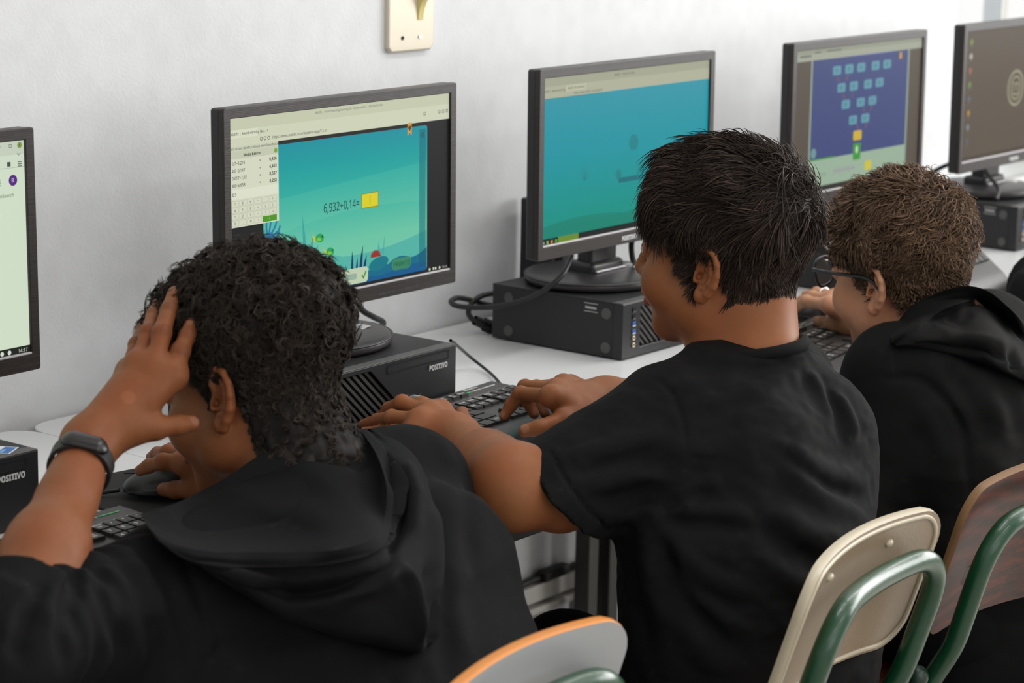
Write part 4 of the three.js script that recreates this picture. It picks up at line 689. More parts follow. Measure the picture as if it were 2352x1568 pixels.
function headField(opt = {}) {
  const j = opt.jaw ?? 1, L = [
    [ball([0, 0.052, -0.010], [0.0735, 0.078, 0.094]), 0.01], [ball([0, 0.042, 0.050], [0.060, 0.052, 0.040]), 0.03], [ball([0, -0.042, 0.034], [0.055 * j, 0.066, 0.060]), 0.03],
    [ball([0, -0.095, 0.070], [0.021, 0.017, 0.019]), 0.028], [ball([0.052 * j, -0.052, 0.012], [0.017, 0.026, 0.026]), 0.03], [ball([-0.052 * j, -0.052, 0.012], [0.017, 0.026, 0.026]), 0.03],
    [ball([0.038, -0.030, 0.064], [0.024, 0.026, 0.024]), 0.022], [ball([-0.038, -0.030, 0.064], [0.024, 0.026, 0.024]), 0.022], [ball([0, 0.027, 0.088], [0.046, 0.010, 0.012]), 0.016],
    [cone(V(0, 0.016, 0.091), V(0, -0.027, 0.106), 0.0072, 0.0112), 0.010], [ball([0.0115, -0.031, 0.097], 0.0082), 0.006], [ball([-0.0115, -0.031, 0.097], 0.0082), 0.006],
    [ball([0, -0.055, 0.096], [0.021, 0.0058, 0.010]), 0.007], [ball([0, -0.0665, 0.094], [0.018, 0.0066, 0.0095]), 0.005],
    [cone(V(0, -0.02, -0.030), V(0, -0.105, -0.034), 0.052, 0.050), 0.03]];
  const b = join(L), s1 = ball([0.031, 0.008, 0.103], [0.017, 0.0125, 0.016]), s2 = ball([-0.031, 0.008, 0.103], [0.017, 0.0125, 0.016]), e1 = ball([0.031, 0.006, 0.0815], 0.0128), e2 = ball([-0.031, 0.006, 0.0815], 0.0128), earL = earField(1), earR = earField(-1);
  const far = (e, x, y, z) => { const a = x - e.c[0], c = y - e.c[1], d = z - e.c[2]; return Math.sqrt(a * a + c * c + d * d) - e.c[3]; };
  const f = (x, y, z) => {
    let d = b(x, y, z); if (z > 0.06 && y > -0.02 && y < 0.05) { d = smax(d, -s1(x, y, z), 0.012); d = smax(d, -s2(x, y, z), 0.012); d = smin(d, e1(x, y, z), 0.003); d = smin(d, e2(x, y, z), 0.003); }
    const q = far(earL, x, y, z); if (q < 0.01 || q < d) d = smin(d, earL(x, y, z), 0.004); const r = far(earR, x, y, z); if (r < 0.01 || r < d) d = smin(d, earR(x, y, z), 0.004); return d;
  };
  f.scalp = join(L.slice(0, 8).concat([L[14]])); f.lo = [-0.105, -0.15, -0.11]; f.hi = [0.105, 0.135, 0.13]; f.c = [0, 0, 0, 0.17]; return f;
}
// a hand: joints in the place; fingers index..little as [knuckle, joint, joint, tip], thumb likewise
function handField(h, g = 1) {
  const P = [], F = []; const kn = h.fingers.map((f) => f[0]);
  kn.forEach((k, i) => P.push([cone(h.wrist, k, 0.0165 * g, 0.0108 * g), 0.016 * g])); for (let i = 0; i < 3; i++) P.push([cone(kn[i], kn[i + 1], 0.0102 * g, 0.0098 * g), 0.012 * g]);
  P.push([cone(h.wrist, h.thumb[0], 0.017 * g, 0.0145 * g), 0.016 * g], [cone(h.thumb[0], h.thumb[1], 0.0150 * g, 0.0112 * g), 0.014 * g], [cone(h.thumb[0].clone().lerp(kn[0], 0.5), kn[0], 0.009 * g, 0.0095 * g), 0.014 * g]);
  if (h.arm) P.push([cone(h.wrist, h.arm, h.rw ?? 0.0235 * g, h.ra ?? 0.027 * g), 0.02 * g]);
  const palm = join(P), R = [[0.0100, 0.0086, 0.0079, 0.0066], [0.0100, 0.0088, 0.0080, 0.0068], [0.0096, 0.0083, 0.0076, 0.0064], [0.0086, 0.0074, 0.0067, 0.0056]];
  const parts = h.fingers.map((f, i) => { const r = R[i].map((q) => q * g); return join([[cone(f[0], f[1], r[0], r[1]), 0.004], [ball(f[1].toArray(), r[1] * 1.07), 0.004], [cone(f[1], f[2], r[1], r[2]), 0.004], [cone(f[2], f[3], r[2], r[3]), 0.004]]); });
  const t = h.thumb, rt = [0.0118, 0.0104, 0.0098, 0.0082].map((q) => q * g); parts.push(join([[cone(t[0], t[1], rt[0], rt[1]), 0.004], [cone(t[1], t[2], rt[1], rt[2]), 0.004], [cone(t[2], t[3], rt[2], rt[3]), 0.004]]));
  const f = (x, y, z) => { const d = palm(x, y, z); let m = 1e3; for (const p of parts) { const c = p.c, a = x - c[0], b = y - c[1], e = z - c[2]; const q = Math.sqrt(a * a + b * b + e * e) - c[3]; if (q > m) continue; m = Math.min(m, p(x, y, z)); } return smin(d, m, 0.007 * g); };
  const A = join([...P, ...parts.map((p) => [p, 0.01])]); f.lo = A.lo; f.hi = A.hi; f.c = A.c;
  f.nails = [...h.fingers.map((q, i) => [q[3], q[2], R[i][3] * g]), [t[3], t[2], rt[3]]].map(([a, b, r], i) => { const ax = a.clone().sub(b).normalize(), dn = (i === 4 ? h.thumbUp ?? h.up : h.up).clone(); dn.addScaledVector(ax, -dn.dot(ax)).normalize(); return { c: a.clone().addScaledVector(dn, r * 0.95).addScaledVector(ax, -0.0005), r: r * 0.92, ax, dn }; });
  return f;
}
function skinColor(base, o = {}) {
  const nails = o.nails || [];
  return (x, y, z, n) => {
    let k = 1 + 0.07 * fbm(x * 42, y * 42, z * 42, 3) + 0.05 * noise(x * 260, y * 260, z * 260), red = 0.10 * noise(x * 25 + 7, y * 25, z * 25);
    let c = [base[0] * k * (1 + 0.3 * red), base[1] * k * (1 - 0.6 * red), base[2] * k * (1 - 0.6 * red)];
    for (const q of nails) { const dx = x - q.c.x, dy = y - q.c.y, dz = z - q.c.z, a = dx * q.ax.x + dy * q.ax.y + dz * q.ax.z, w = dx * q.dn.x + dy * q.dn.y + dz * q.dn.z, s2 = dx * dx + dy * dy + dz * dz - a * a - w * w; if (Math.abs(w) < 0.004 && (a / 0.0058) ** 2 + s2 / (q.r * q.r * 0.75) < 1) { c = [c[0] * 1.12 + 0.03, c[1] * 1.2 + 0.03, c[2] * 1.3 + 0.03]; } }
    if (o.extra) c = o.extra(x, y, z, n, c) || c; return c;
  };
}
// ------------------------------------------------------------ hair
function strandMesh(paths, radius, colors, sides = 3) {
  let nv = 0, ni = 0; for (const p of paths) { nv += p.length / 3 * sides; ni += (p.length / 3 - 1) * sides * 6; }
  const pos = new Float32Array(nv * 3), nor = new Float32Array(nv * 3), col = new Float32Array(nv * 3), idx = new Uint32Array(ni); let v = 0, q = 0;
  for (let s = 0; s < paths.length; s++) {
    const p = paths[s], n = p.length / 3, c = colors[s], r0 = radius[s]; let ux = 0.3, uy = 0.9, uz = 0.31; const b0 = v;
    for (let i = 0; i < n; i++) {
      const a = Math.max(i - 1, 0) * 3, b = Math.min(i + 1, n - 1) * 3; let tx = p[b] - p[a], ty = p[b + 1] - p[a + 1], tz = p[b + 2] - p[a + 2]; let L = Math.hypot(tx, ty, tz) || 1; tx /= L; ty /= L; tz /= L;
      let d = ux * tx + uy * ty + uz * tz; ux -= d * tx; uy -= d * ty; uz -= d * tz; L = Math.hypot(ux, uy, uz); if (L < 1e-4) { ux = ty; uy = -tx; uz = 0; L = Math.hypot(ux, uy) || 1; } ux /= L; uy /= L; uz /= L;
      const wx = ty * uz - tz * uy, wy = tz * ux - tx * uz, wz = tx * uy - ty * ux, t = i / (n - 1), r = r0 * (t < 0.6 ? 1 : 1 - 0.85 * (t - 0.6) / 0.4), tone = 1;
      for (let k = 0; k < sides; k++) { const an = k / sides * 6.2832, ca = Math.cos(an), sa = Math.sin(an), nx = ux * ca + wx * sa, ny = uy * ca + wy * sa, nz = uz * ca + wz * sa, o = v * 3; pos[o] = p[i * 3] + nx * r; pos[o + 1] = p[i * 3 + 1] + ny * r; pos[o + 2] = p[i * 3 + 2] + nz * r; nor[o] = nx; nor[o + 1] = ny; nor[o + 2] = nz; col[o] = c[0] * tone; col[o + 1] = c[1] * tone; col[o + 2] = c[2] * tone; v++; }
    }
    for (let i = 0; i + 1 < n; i++) for (let k = 0; k < sides; k++) { const a = b0 + i * sides + k, b = b0 + i * sides + (k + 1) % sides; idx[q++] = a; idx[q++] = b; idx[q++] = a + sides; idx[q++] = b; idx[q++] = b + sides; idx[q++] = a + sides; }
  }
  const g = new THREE.BufferGeometry(); g.setAttribute('position', new THREE.BufferAttribute(pos, 3)); g.setAttribute('normal', new THREE.BufferAttribute(nor, 3)); g.setAttribute('color', new THREE.BufferAttribute(col, 3)); g.setIndex(new THREE.BufferAttribute(idx, 1)); return g;
}
// roots spread over the scalp inside the hairline; returns [point, normal]
function roots(f, mask, count, seed) {
  const r = rng(seed), out = []; let guard = 0;
  while (out.length < count && guard++ < count * 12) {
    const u = r() * 2 - 1, a = r() * 6.2832, s = Math.sqrt(1 - u * u), d = V(s * Math.cos(a), u, s * Math.sin(a)), o = V(0, 0.02, -0.01); let t = 0.2; for (let i = 0; i < 14; i++) { const v = f(o.x + d.x * t, o.y + d.y * t, o.z + d.z * t); t -= v * 0.9; if (Math.abs(v) < 3e-4) break; }
    const p = o.addScaledVector(d, t); if (r() > mask(p.x, p.y, p.z)) continue; out.push([p, grad(f, p.x, p.y, p.z, 0.003)]);
  }
  return out;
}

// folds pressed into a cloth strip along lines read from the photograph (w in photo pixels, a in metres along the normal)
function crease(g, list) {
  const p = g.attributes.position, n = g.attributes.normal, q = new THREE.Vector3(), add = new Float32Array(p.count);
  for (let i = 0; i < p.count; i++) {
    q.set(p.getX(i), p.getY(i), p.getZ(i)).sub(EYE); const z = q.dot(fwd), X = W / 2 + FPX * q.dot(rgt) / z, Y = H / 2 - FPX * q.dot(upv) / z;
    for (const { p: L, a, w } of list) { let m = 1e9, mt = 0; for (let k = 0; k + 1 < L.length; k++) { const [x0, y0] = L[k], dx = L[k + 1][0] - x0, dy = L[k + 1][1] - y0, t = clamp(((X - x0) * dx + (Y - y0) * dy) / (dx * dx + dy * dy), 0, 1), d = Math.hypot(X - x0 - t * dx, Y - y0 - t * dy); if (d < m) { m = d; mt = (k + t) / (L.length - 1); } } if (m < 3 * w) add[i] += a * Math.exp(-m * m / (w * w)) * Math.min(1, 5 * Math.min(mt + 0.05, 1.05 - mt)); }
  }
  for (let i = 0; i < p.count; i++) if (add[i]) { q.set(n.getX(i), n.getY(i), n.getZ(i)); const v = q.dot(fwd) > 0 ? -1 : 1; p.setXYZ(i, p.getX(i) + q.x * v * add[i], p.getY(i) + q.y * v * add[i], p.getZ(i) + q.z * v * add[i]); }
  g.computeVertexNormals(); return g;
}
// ------------------------------------------------------------ people
const SKIN = (base, rough = 0.52) => phys({ color: rgb(1, 1, 1), vertexColors: true, roughness: rough, specularIntensity: 0.45 });
const CLOTH = (r, g, b, sheen = 0.1) => phys({ color: rgb(r, g, b), roughness: 0.88, specularIntensity: 0.25, sheen, sheenColor: rgb(0.12, 0.12, 0.125), sheenRoughness: 0.5, vertexColors: true, side: THREE.DoubleSide });
const HAIR = (rough = 0.5) => phys({ color: rgb(1, 1, 1), vertexColors: true, roughness: rough, specularIntensity: 0.3, side: THREE.DoubleSide });
const clothTone = (x, y, z) => { const k = 1 + 0.10 * noise(x * 700, y * 700, z * 700) + 0.10 * fbm(x * 60, y * 60, z * 60, 2) + (noise(x * 330 + 5, y * 330, z * 330) > 0.86 ? 0.9 : 0); return [k, k, k]; };
function paint(g, f) { const p = g.attributes.position, c = new Float32Array(p.count * 3); for (let i = 0; i < p.count; i++) { const q = f(p.getX(i), p.getY(i), p.getZ(i)); c.set(q, i * 3); } g.setAttribute('color', new THREE.BufferAttribute(c, 3)); return g; }
const inWorld = (hf, H) => { const e = H.inv.elements, s = H.size; return (x, y, z) => hf(e[0] * x + e[4] * y + e[8] * z + e[12], e[1] * x + e[5] * y + e[9] * z + e[13], e[2] * x + e[6] * y + e[10] * z + e[14]) * s; };
function hairMask(o = {}) {
  const front = o.front ?? 0.086, nape = o.nape ?? -0.058;
  return (x, y, z) => {
    y += (o.jit ?? 0.006) * noise(x * 90, y * 90, z * 90);
    if (y > front) return 1;
    if (y > 0.028) return z < (o.temple ?? 0.040) + (y - 0.028) * 0.75 ? 1 : 0;
    if (y > -0.004) return z < (o.burn ?? 0.030) - (0.028 - y) * 0.2 ? 1 : 0;
    if (y > (o.burnEnd ?? -0.022) && z > 0.006 && z < (o.burn ?? 0.030) - (0.028 - y) * 0.35) return 1;
    if (z > -0.020 - (0 - y) * (o.slope ?? 0.55)) return 0;
    return y > nape + Math.abs(x) * 0.25 ? 1 : 0;
  };
}
// a hand and its arm as one surface
function limb(h, a, color, cell = 0.0024) { const lo = h.lo.map((v, i) => Math.min(v, a.lo[i])), hi = h.hi.map((v, i) => Math.max(v, a.hi[i])); return net((x, y, z) => smin(h(x, y, z), a(x, y, z), 0.012), lo, hi, cell, color); }
// shared trousers and shoes, seated
function legsFor(parent, hipL, hipR, kneeL, kneeR, mat, waist) {
  const foot = (k) => V(k.x, 0.10, k.z + 0.04), L = [];
  for (const [h, k] of [[hipL, kneeL], [hipR, kneeR]]) { const a = foot(k); L.push([cone(h, k, 0.080, 0.062), 0.03], [cone(k, a, 0.064, 0.052), 0.02]); }
  L.push([cone(hipL, hipR, 0.10, 0.10), 0.05]); if (waist) L.push([cone(hipL.clone().lerp(hipR, 0.5), waist, 0.12, 0.12), 0.05]);
  const b = join(L), f = (x, y, z) => b(x, y, z) - 0.006 * fbm(x * 16, y * 9, z * 16, 2); part('trousers', net(f, b.lo, b.hi, 0.009, clothTone, 0.02), mat, parent);
  for (const k of [kneeL, kneeR]) { const a = foot(k), s = join([[cone(V(a.x, 0.035, a.z + 0.03), V(a.x, 0.032, a.z - 0.13), 0.034, 0.030), 0.02], [cone(V(a.x, 0.09, a.z + 0.01), V(a.x, 0.04, a.z), 0.04, 0.04), 0.02]]); const sf = (x, y, z) => Math.max(s(x, y, z), 0.002 - y); part('shoe', net(sf, s.lo, s.hi, 0.007), M.blackPlastic, parent); }
}
function waves(hf, H, o) {   // combed hair: strands that follow the scalp away from the crown
  const f = hf.scalp, rt = roots(f, o.mask, o.count, o.seed), r = rng(o.seed + 1), paths = [], rad = [], cols = [], W0 = o.crown;
  for (const [p0, n0] of rt) {
    const L = o.len(p0) * (0.75 + 0.5 * r()), n = o.steps, step = L / (n - 1), h0 = o.lift(p0) * (0.15 + 0.95 * Math.sqrt(r())) * (1 + (o.clump ?? 0.35) * noise(p0.x * 45 + 9, p0.y * 45, p0.z * 45)), path = [p0.x, p0.y, p0.z], p = p0.clone(); const ph = 6.28 * (noise(p0.x * 55, p0.y * 55, p0.z * 55) + 0.25 * r()), jx = (r() - 0.5), spike = o.spike ? o.spike(p0) * (r() < 0.5 ? r() : 0.25 * r()) : 0;
    for (let i = 1; i < n; i++) {
      const t = i / (n - 1), nn = grad(f, p.x, p.y, p.z, 0.004), fl = o.flow(p, nn, W0); const near = Math.exp(-p0.distanceToSquared(W0) / 0.0003) * 5 * jx, an = near + o.swirl * (noise(p0.x * (o.freq ?? 38) + 3, p0.y * (o.freq ?? 38), p0.z * (o.freq ?? 38)) * 1.3 + 0.35 * jx) + o.wave * Math.sin(ph + t * o.turns * 6.28), sd = new THREE.Vector3().crossVectors(nn, fl).normalize();
      const dir = fl.multiplyScalar(Math.cos(an)).addScaledVector(sd, Math.sin(an)); p.addScaledVector(dir, step).addScaledVector(nn, spike * step);
      const want = h0 * Math.min(1, Math.pow(t * 1.8, 0.8)) + o.curl * (0.5 - 0.5 * Math.cos(ph + t * o.turns * 6.28)) + spike * L * t * 0.8, d = f(p.x, p.y, p.z); p.addScaledVector(nn, (want - d) * 0.85);
      path.push(p.x, p.y, p.z);
    }
    paths.push(path); const c = o.color(p0, r); cols.push(c); rad.push(o.width * (0.7 + 0.6 * r()));
  }
  const g = strandMesh(paths, rad, cols); g.applyMatrix4(H.m); return g;
}
function hairCap(hf, H, mask, thick, color, h = 0.004) {
  const f = hf.scalp, g = (x, y, z) => f(x, y, z) - thick(x, y, z) * sstep(0, 1, softMask(mask, x, y, z)) + 0.004 * (1 - softMask(mask, x, y, z));
  const m = net(g, [-0.1, -0.1, -0.13], [0.1, 0.16, 0.12], h, color, 0.01); m.applyMatrix4(H.m); return m;
}
function softMask(mask, x, y, z) { let s = 0; const e = 0.005; for (const [a, b] of [[0, 0], [e, 0], [-e, 0], [0, e], [0, -e]]) s += mask(x, y + a, z + b) ? 0.2 : 0; return s; }
const joints = (list) => list.map(([a, b, y]) => y > 10 ? atS(a, b, y) : atY(a, b, y));
function bunch(f, c, dir, amp, freq, reach) {   // crumpled rings round a pushed-up or bent sleeve
  const d = dir.clone().normalize(); return (x, y, z) => { const v = f(x, y, z); if (v > 0.03) return v; const dx = x - c.x, dy = y - c.y, dz = z - c.z, q = Math.hypot(dx, dy, dz); if (q > reach) return v; const t = dx * d.x + dy * d.y + dz * d.z; return v - amp * (1 - q / reach) * Math.sin(t * freq + 3 * noise(x * 20, y * 20, z * 20)); };
}

// ============ the boy in the T-shirt ============
function boyTee() {
  const o = thing('person', 'boy in a plain black T-shirt with short straight dark hair, typing with both hands', 'person', [0, 0, 0]);
  const H = headFrame(V(0.707, 1.022, 0.815), 8.2, -1.7, -5.3), hf = headField({ jaw: 1.04 }), hw = inWorld(hf, H);
  const shL = atS(1530, 975, 2012), elL = atY(1170, 1110, 0.806), wrL = V(0.512, 0.798, 0.566), shR = V(0.800, 0.845, 0.835), elR = V(0.935, 0.775, 0.695), wrR = atY(1395, 915, 0.800);
  const base = [0.262, 0.093, 0.036];
  const handL = { up: V(-0.25, 0.95, 0.2), thumbUp: V(-0.3, 0.5, 0.8), wrist: wrL, arm: wrL.clone().lerp(elL, 0.35), rw: 0.0235, ra: 0.0275, fingers: [joints([[1012, 944, 0.818], [968, 928, 0.826], [940, 926, 0.808], [920, 932, 0.787]]), joints([[986, 948, 0.820], [923, 924, 0.826], [893, 938, 0.808], [877, 955, 0.786]]), joints([[964, 964, 0.816], [900, 957, 0.812], [866, 964, 0.798], [836, 974, 0.785]]), joints([[952, 988, 0.806], [905, 990, 0.799], [872, 989, 0.790], [838, 990, 0.784]])], thumb: joints([[1072, 1003, 0.796], [1078, 986, 0.797], [1064, 966, 0.799], [1061, 947, 0.797]]) };
  const handR = { up: V(-0.1, 0.97, 0.2), thumbUp: V(-0.35, 0.7, 0.6), wrist: wrR, arm: wrR.clone().lerp(elR, 0.4), rw: 0.024, ra: 0.028, fingers: [joints([[1266, 910, 0.826], [1196, 903, 0.815], [1174, 930, 0.798], [1158, 955, 0.784]]), joints([[1278, 894, 0.826], [1206, 888, 0.816], [1212, 922, 0.794], [1227, 950, 0.780]]), joints([[1294, 884, 0.820], [1232, 888, 0.806], [1238, 920, 0.788], [1252, 950, 0.776]]), joints([[1310, 882, 0.810], [1268, 892, 0.792], [1268, 918, 0.781], [1274, 940, 0.774]])], thumb: joints([[1345, 945, 0.800], [1294, 964, 0.798], [1238, 982, 0.794], [1206, 989, 0.790]]) };
  const hl = handField(handL), hr = handField(handR);
  const neck = V(0.690, 0.905, 0.872), low = H.out(0, -0.055, -0.032);
  const neckF = join([[hw2(hw, H), 0.001], [cone(low, neck, 0.050, 0.056), 0.022], [cone(H.out(0, -0.07, 0.0), V(0.685, 0.90, 0.83), 0.035, 0.04), 0.03]]);
  const armM = atS(1286, 1126, 2066), shA = atS(1470, 1045, 2030);
  const armL = join([[cone(wrL.clone().lerp(elL, 0.2), wrL.clone().lerp(elL, 0.72), 0.0245, 0.038), 0.02], [cone(wrL.clone().lerp(elL, 0.6), elL, 0.036, 0.041), 0.02], [cone(elL, armM, 0.041, 0.0405), 0.03], [cone(armM, shA, 0.0405, 0.045), 0.03], [ball([elL.x - 0.006, elL.y - 0.012, elL.z + 0.012], 0.036), 0.02]]);
  const armR = join([[cone(wrR.clone().lerp(elR, 0.2), elR, 0.0245, 0.042), 0.02], [cone(elR, shR, 0.042, 0.05), 0.03]]);
  const gs = [net(neckF, [0.56, 0.86, 0.66], [0.84, 1.17, 0.95], 0.0024, skinColor(base, { extra: scalpTint(H, hf.scalp, hairMask({ temple: 0.036 }), [0.03, 0.022, 0.017], browTint) }))];
  gs.push(limb(hl, armL, skinColor(base, { nails: hl.nails })), limb(hr, armR, skinColor(base, { nails: hr.nails })));
  part('body', mergeGeometries(gs), SKIN(base), o);
  // T-shirt
  const hemC = atS(1302, 1128, 2062), dir = hemC.clone().sub(shL).normalize(), hemN = rgt.clone().multiplyScalar(-0.79).addScaledVector(upv, -0.61).addScaledVector(fwd, 0.22).normalize();
  const tor = trunk([[0.600, 0.40, 0.925, 0.180, 0.125], [0.592, 0.60, 0.945, 0.186, 0.136], [0.625, 0.74, 0.910, 0.186, 0.130], [0.660, 0.84, 0.880, 0.165, 0.098], [0.682, 0.897, 0.868, 0.108, 0.074], [0.687, 0.918, 0.868, 0.070, 0.066]]);
  const far = hemC.clone().addScaledVector(dir, 0.08), slv = cone(shL, far, 0.066, 0.071), inner = join([[cone(shL.clone().lerp(hemC, 0.5), far, 0.052, 0.0565), 0.02]]);
  const sleeve = (x, y, z) => { const pl = (x - hemC.x) * hemN.x + (y - hemC.y) * hemN.y + (z - hemC.z) * hemN.z; let d = smax(slv(x, y, z), pl, 0.006); if (pl > -0.03) d = smax(d, -Math.max(inner(x, y, z), -0.028 - pl), 0.005); return d; };
  sleeve.c = [...shL.clone().lerp(elL, 0.4).toArray(), 0.26];
  const sR = cone(shR, shR.clone().lerp(elR, 0.55), 0.068, 0.072);
  const b0 = join([[tor, 0.02], [cone(V(0.685, 0.878, 0.872), atS(1545, 945, 2000), 0.050, 0.058), 0.045], [cone(V(0.690, 0.878, 0.872), shR, 0.050, 0.062), 0.045], [sleeve, 0.022], [sR, 0.04], [ball([0.60, 0.80, 0.955], [0.075, 0.085, 0.045]), 0.05], [ball([0.735, 0.80, 0.95], [0.075, 0.085, 0.045]), 0.05]]);
  const neckHole = join([[cone(low, neck, 0.0565, 0.0585), 0.01]]), colTop = V(0.688, 0.925, 0.870), colN = V(-0.02, 0.97, -0.16).normalize();
  const shirt0 = (x, y, z) => { let d = b0(x, y, z); return d; }; shirt0.lo = b0.lo; shirt0.hi = b0.hi; shirt0.c = b0.c;
  const F = folds(shirt0, [
    { p: [[1538, 1226], [1579, 1285], [1641, 1332], [1744, 1369]], a: 0.0120, w: 0.011 }, { p: [[1548, 1285], [1573, 1345], [1641, 1410], [1735, 1460]], a: 0.0112, w: 0.011 }, { p: [[1530, 1240], [1558, 1320], [1600, 1395], [1680, 1470]], a: -0.0096, w: 0.010 },
    { p: [[1560, 1182], [1640, 1176], [1735, 1190]], a: 0.0080, w: 0.009 }, { p: [[1545, 1165], [1610, 1130], [1665, 1105]], a: 0.0096, w: 0.010 }, { p: [[1520, 1195], [1600, 1205], [1720, 1215]], a: -0.0080, w: 0.009 }, { p: [[1500, 1180], [1570, 1150], [1640, 1120]], a: -0.0096, w: 0.008 },
    { p: [[1812, 1028], [1860, 1065], [1914, 1092], [1985, 1100]], a: 0.0096, w: 0.012 }, { p: [[1800, 1060], [1888, 1138], [1995, 1205]], a: 0.0096, w: 0.013 }, { p: [[1805, 1045], [1880, 1105], [1990, 1150]], a: -0.0080, w: 0.010 }, { p: [[1778, 1181], [1860, 1225], [1960, 1258]], a: 0.0096, w: 0.014 }, { p: [[1740, 1200], [1830, 1270], [1930, 1320]], a: -0.0080, w: 0.014 },
    { p: [[1740, 1290], [1850, 1350], [1960, 1370]], a: 0.0080, w: 0.014 }, { p: [[1925, 905], [1950, 950], [1968, 1010]], a: 0.0080, w: 0.009 }, { p: [[1890, 880], [1925, 950], [1938, 1020]], a: -0.0064, w: 0.009 }, { p: [[1855, 850], [1890, 900], [1905, 980]], a: 0.0064, w: 0.009 },
    { p: [[1700, 905], [1770, 880], [1840, 850]], a: 0.0064, w: 0.010 }, { p: [[1690, 870], [1760, 850], [1830, 825]], a: -0.0064, w: 0.009 }, { p: [[1560, 885], [1620, 880], [1700, 850]], a: 0.0064, w: 0.008 }, { p: [[1600, 930], [1680, 915], [1760, 905]], a: 0.0056, w: 0.010 },
    { p: [[1512, 872], [1545, 905], [1568, 960], [1578, 1020]], a: -0.0048, w: 0.004 }, { p: [[1310, 1055], [1420, 1020], [1530, 1000]], a: 0.0072, w: 0.010 }, { p: [[1325, 1090], [1430, 1062], [1545, 1050]], a: -0.0064, w: 0.009 }, { p: [[1345, 1115], [1440, 1100], [1555, 1100]], a: 0.0072, w: 0.011 }, { p: [[1370, 1150], [1450, 1140], [1540, 1140]], a: -0.0064, w: 0.010 }, { p: [[1400, 1190], [1460, 1180], [1530, 1170]], a: 0.0064, w: 0.010 },
    { p: [[1262, 1028], [1300, 1100], [1350, 1170], [1408, 1222]], a: -0.0056, w: 0.0028 }, { p: [[1560, 1420], [1620, 1500], [1700, 1550]], a: 0.0096, w: 0.014 }, { p: [[1480, 1260], [1500, 1360], [1540, 1460]], a: 0.0096, w: 0.016 }, { p: [[1440, 1240], [1460, 1350], [1490, 1480]], a: -0.0080, w: 0.014 },
    { p: [[1790, 940], [1800, 1050], [1770, 1170]], a: -0.0064, w: 0.03 }]);
  const shirt = (x, y, z) => F(x, y, z) - 0.0028 * fbm(x * 22, y * 30, z * 22, 3) - 0.0012 * noise(x * 70, y * 95, z * 70);
  const cloth = CLOTH(0.0062, 0.006, 0.0063, 0.10); const tee = part('t_shirt', net(shirt, [0.26, 0.44, 0.68], [0.98, 0.955, 1.12], 0.0042, clothTone), cloth, o);
  // ribbed collar
  { const pts = []; const A = V(1, 0.05, 0.1).normalize(), B = new THREE.Vector3().crossVectors(colN, A).normalize(); const nc = V(0.6885, 0.922, 0.868); for (let i = 0; i < 40; i++) { const t = i / 40 * 6.2832; pts.push(nc.clone().addScaledVector(A, 0.0625 * Math.cos(t)).addScaledVector(B, 0.0605 * Math.sin(t))); } const g = tube(pts, 0.0075, 120, 8, true); part('collar', paint(g, clothTone), cloth, tee); }
  legsFor(o, V(0.53, 0.475, 0.93), V(0.70, 0.475, 0.93), V(0.515, 0.450, 0.585), V(0.74, 0.455, 0.57), CLOTH(0.006, 0.006, 0.0065, 0.05));
  // hair
  const mask = hairMask({ temple: 0.036, burn: 0.034, burnEnd: -0.032, nape: -0.070 }), Wp = hit(inWorld(hf.scalp, H), 1828, 432).applyMatrix4(H.inv);
  const flow = (p, n, w) => { const d = p.clone().sub(w); d.addScaledVector(n, -d.dot(n)); if (d.lengthSq() < 1e-8) d.set(0, 0, 1); d.normalize(); const side = sstep(0.085, 0.02, p.y), down = V(0, -1, 0.25); down.addScaledVector(n, -down.dot(n)).normalize(); const top = V(p.x * 4, 0, 1); top.addScaledVector(n, -top.dot(n)).normalize(); return d.multiplyScalar(0.8).addScaledVector(down, side * 1.1).addScaledVector(top, (1 - side) * (p.z > -0.03 ? 0.7 : 0.15)).normalize(); };
  const lift = (p) => mix(0.0045, 0.0150, sstep(-0.01, 0.10, p.y)) * (p.z > 0.05 ? 0.55 : 1), len = (p) => (mix(0.022, 0.052, sstep(-0.03, 0.09, p.y)) + (p.z > 0.045 ? 0.004 : 0)) * (p.y < 0.045 && p.z > -0.035 ? 0.55 : 1);
  const color = (p, r) => { const k = 0.55 + 0.8 * r() * r() + 0.25 * noise(p.x * 60, p.y * 60, p.z * 60), w = r() < 0.08 ? 2.1 : 1; return [0.040 * k * w, 0.0265 * k * w, 0.020 * k * w]; };
  const st = waves(hf, H, { mask, count: 17500, seed: 41, crown: Wp, flow, lift, len, steps: 7, clump: 0.75, freq: 55, swirl: 0.8, wave: 0.12, turns: 0.7, curl: 0, width: 0.00072, color, spike: (p) => sstep(0.095, 0.13, p.y) * sstep(-0.075, -0.01, p.z) * 0.3 + 0.4 * Math.exp(-(p.distanceToSquared(Wp)) / 0.0007) });
  const cap = hairCap(hf, H, mask, (x, y, z) => lift({ x, y, z }) * 0.38 + 0.003 * fbm(x * 60, y * 60, z * 60, 2), () => [0.012, 0.009, 0.007]);
  part('hair', mergeGeometries([cap, st]), HAIR(), o, 'short straight dark brown hair');
  return o;
}
function hw2(hw, H) { const c = H.out(0, 0, 0); hw.c = [c.x, c.y, c.z, 0.18]; return hw; }
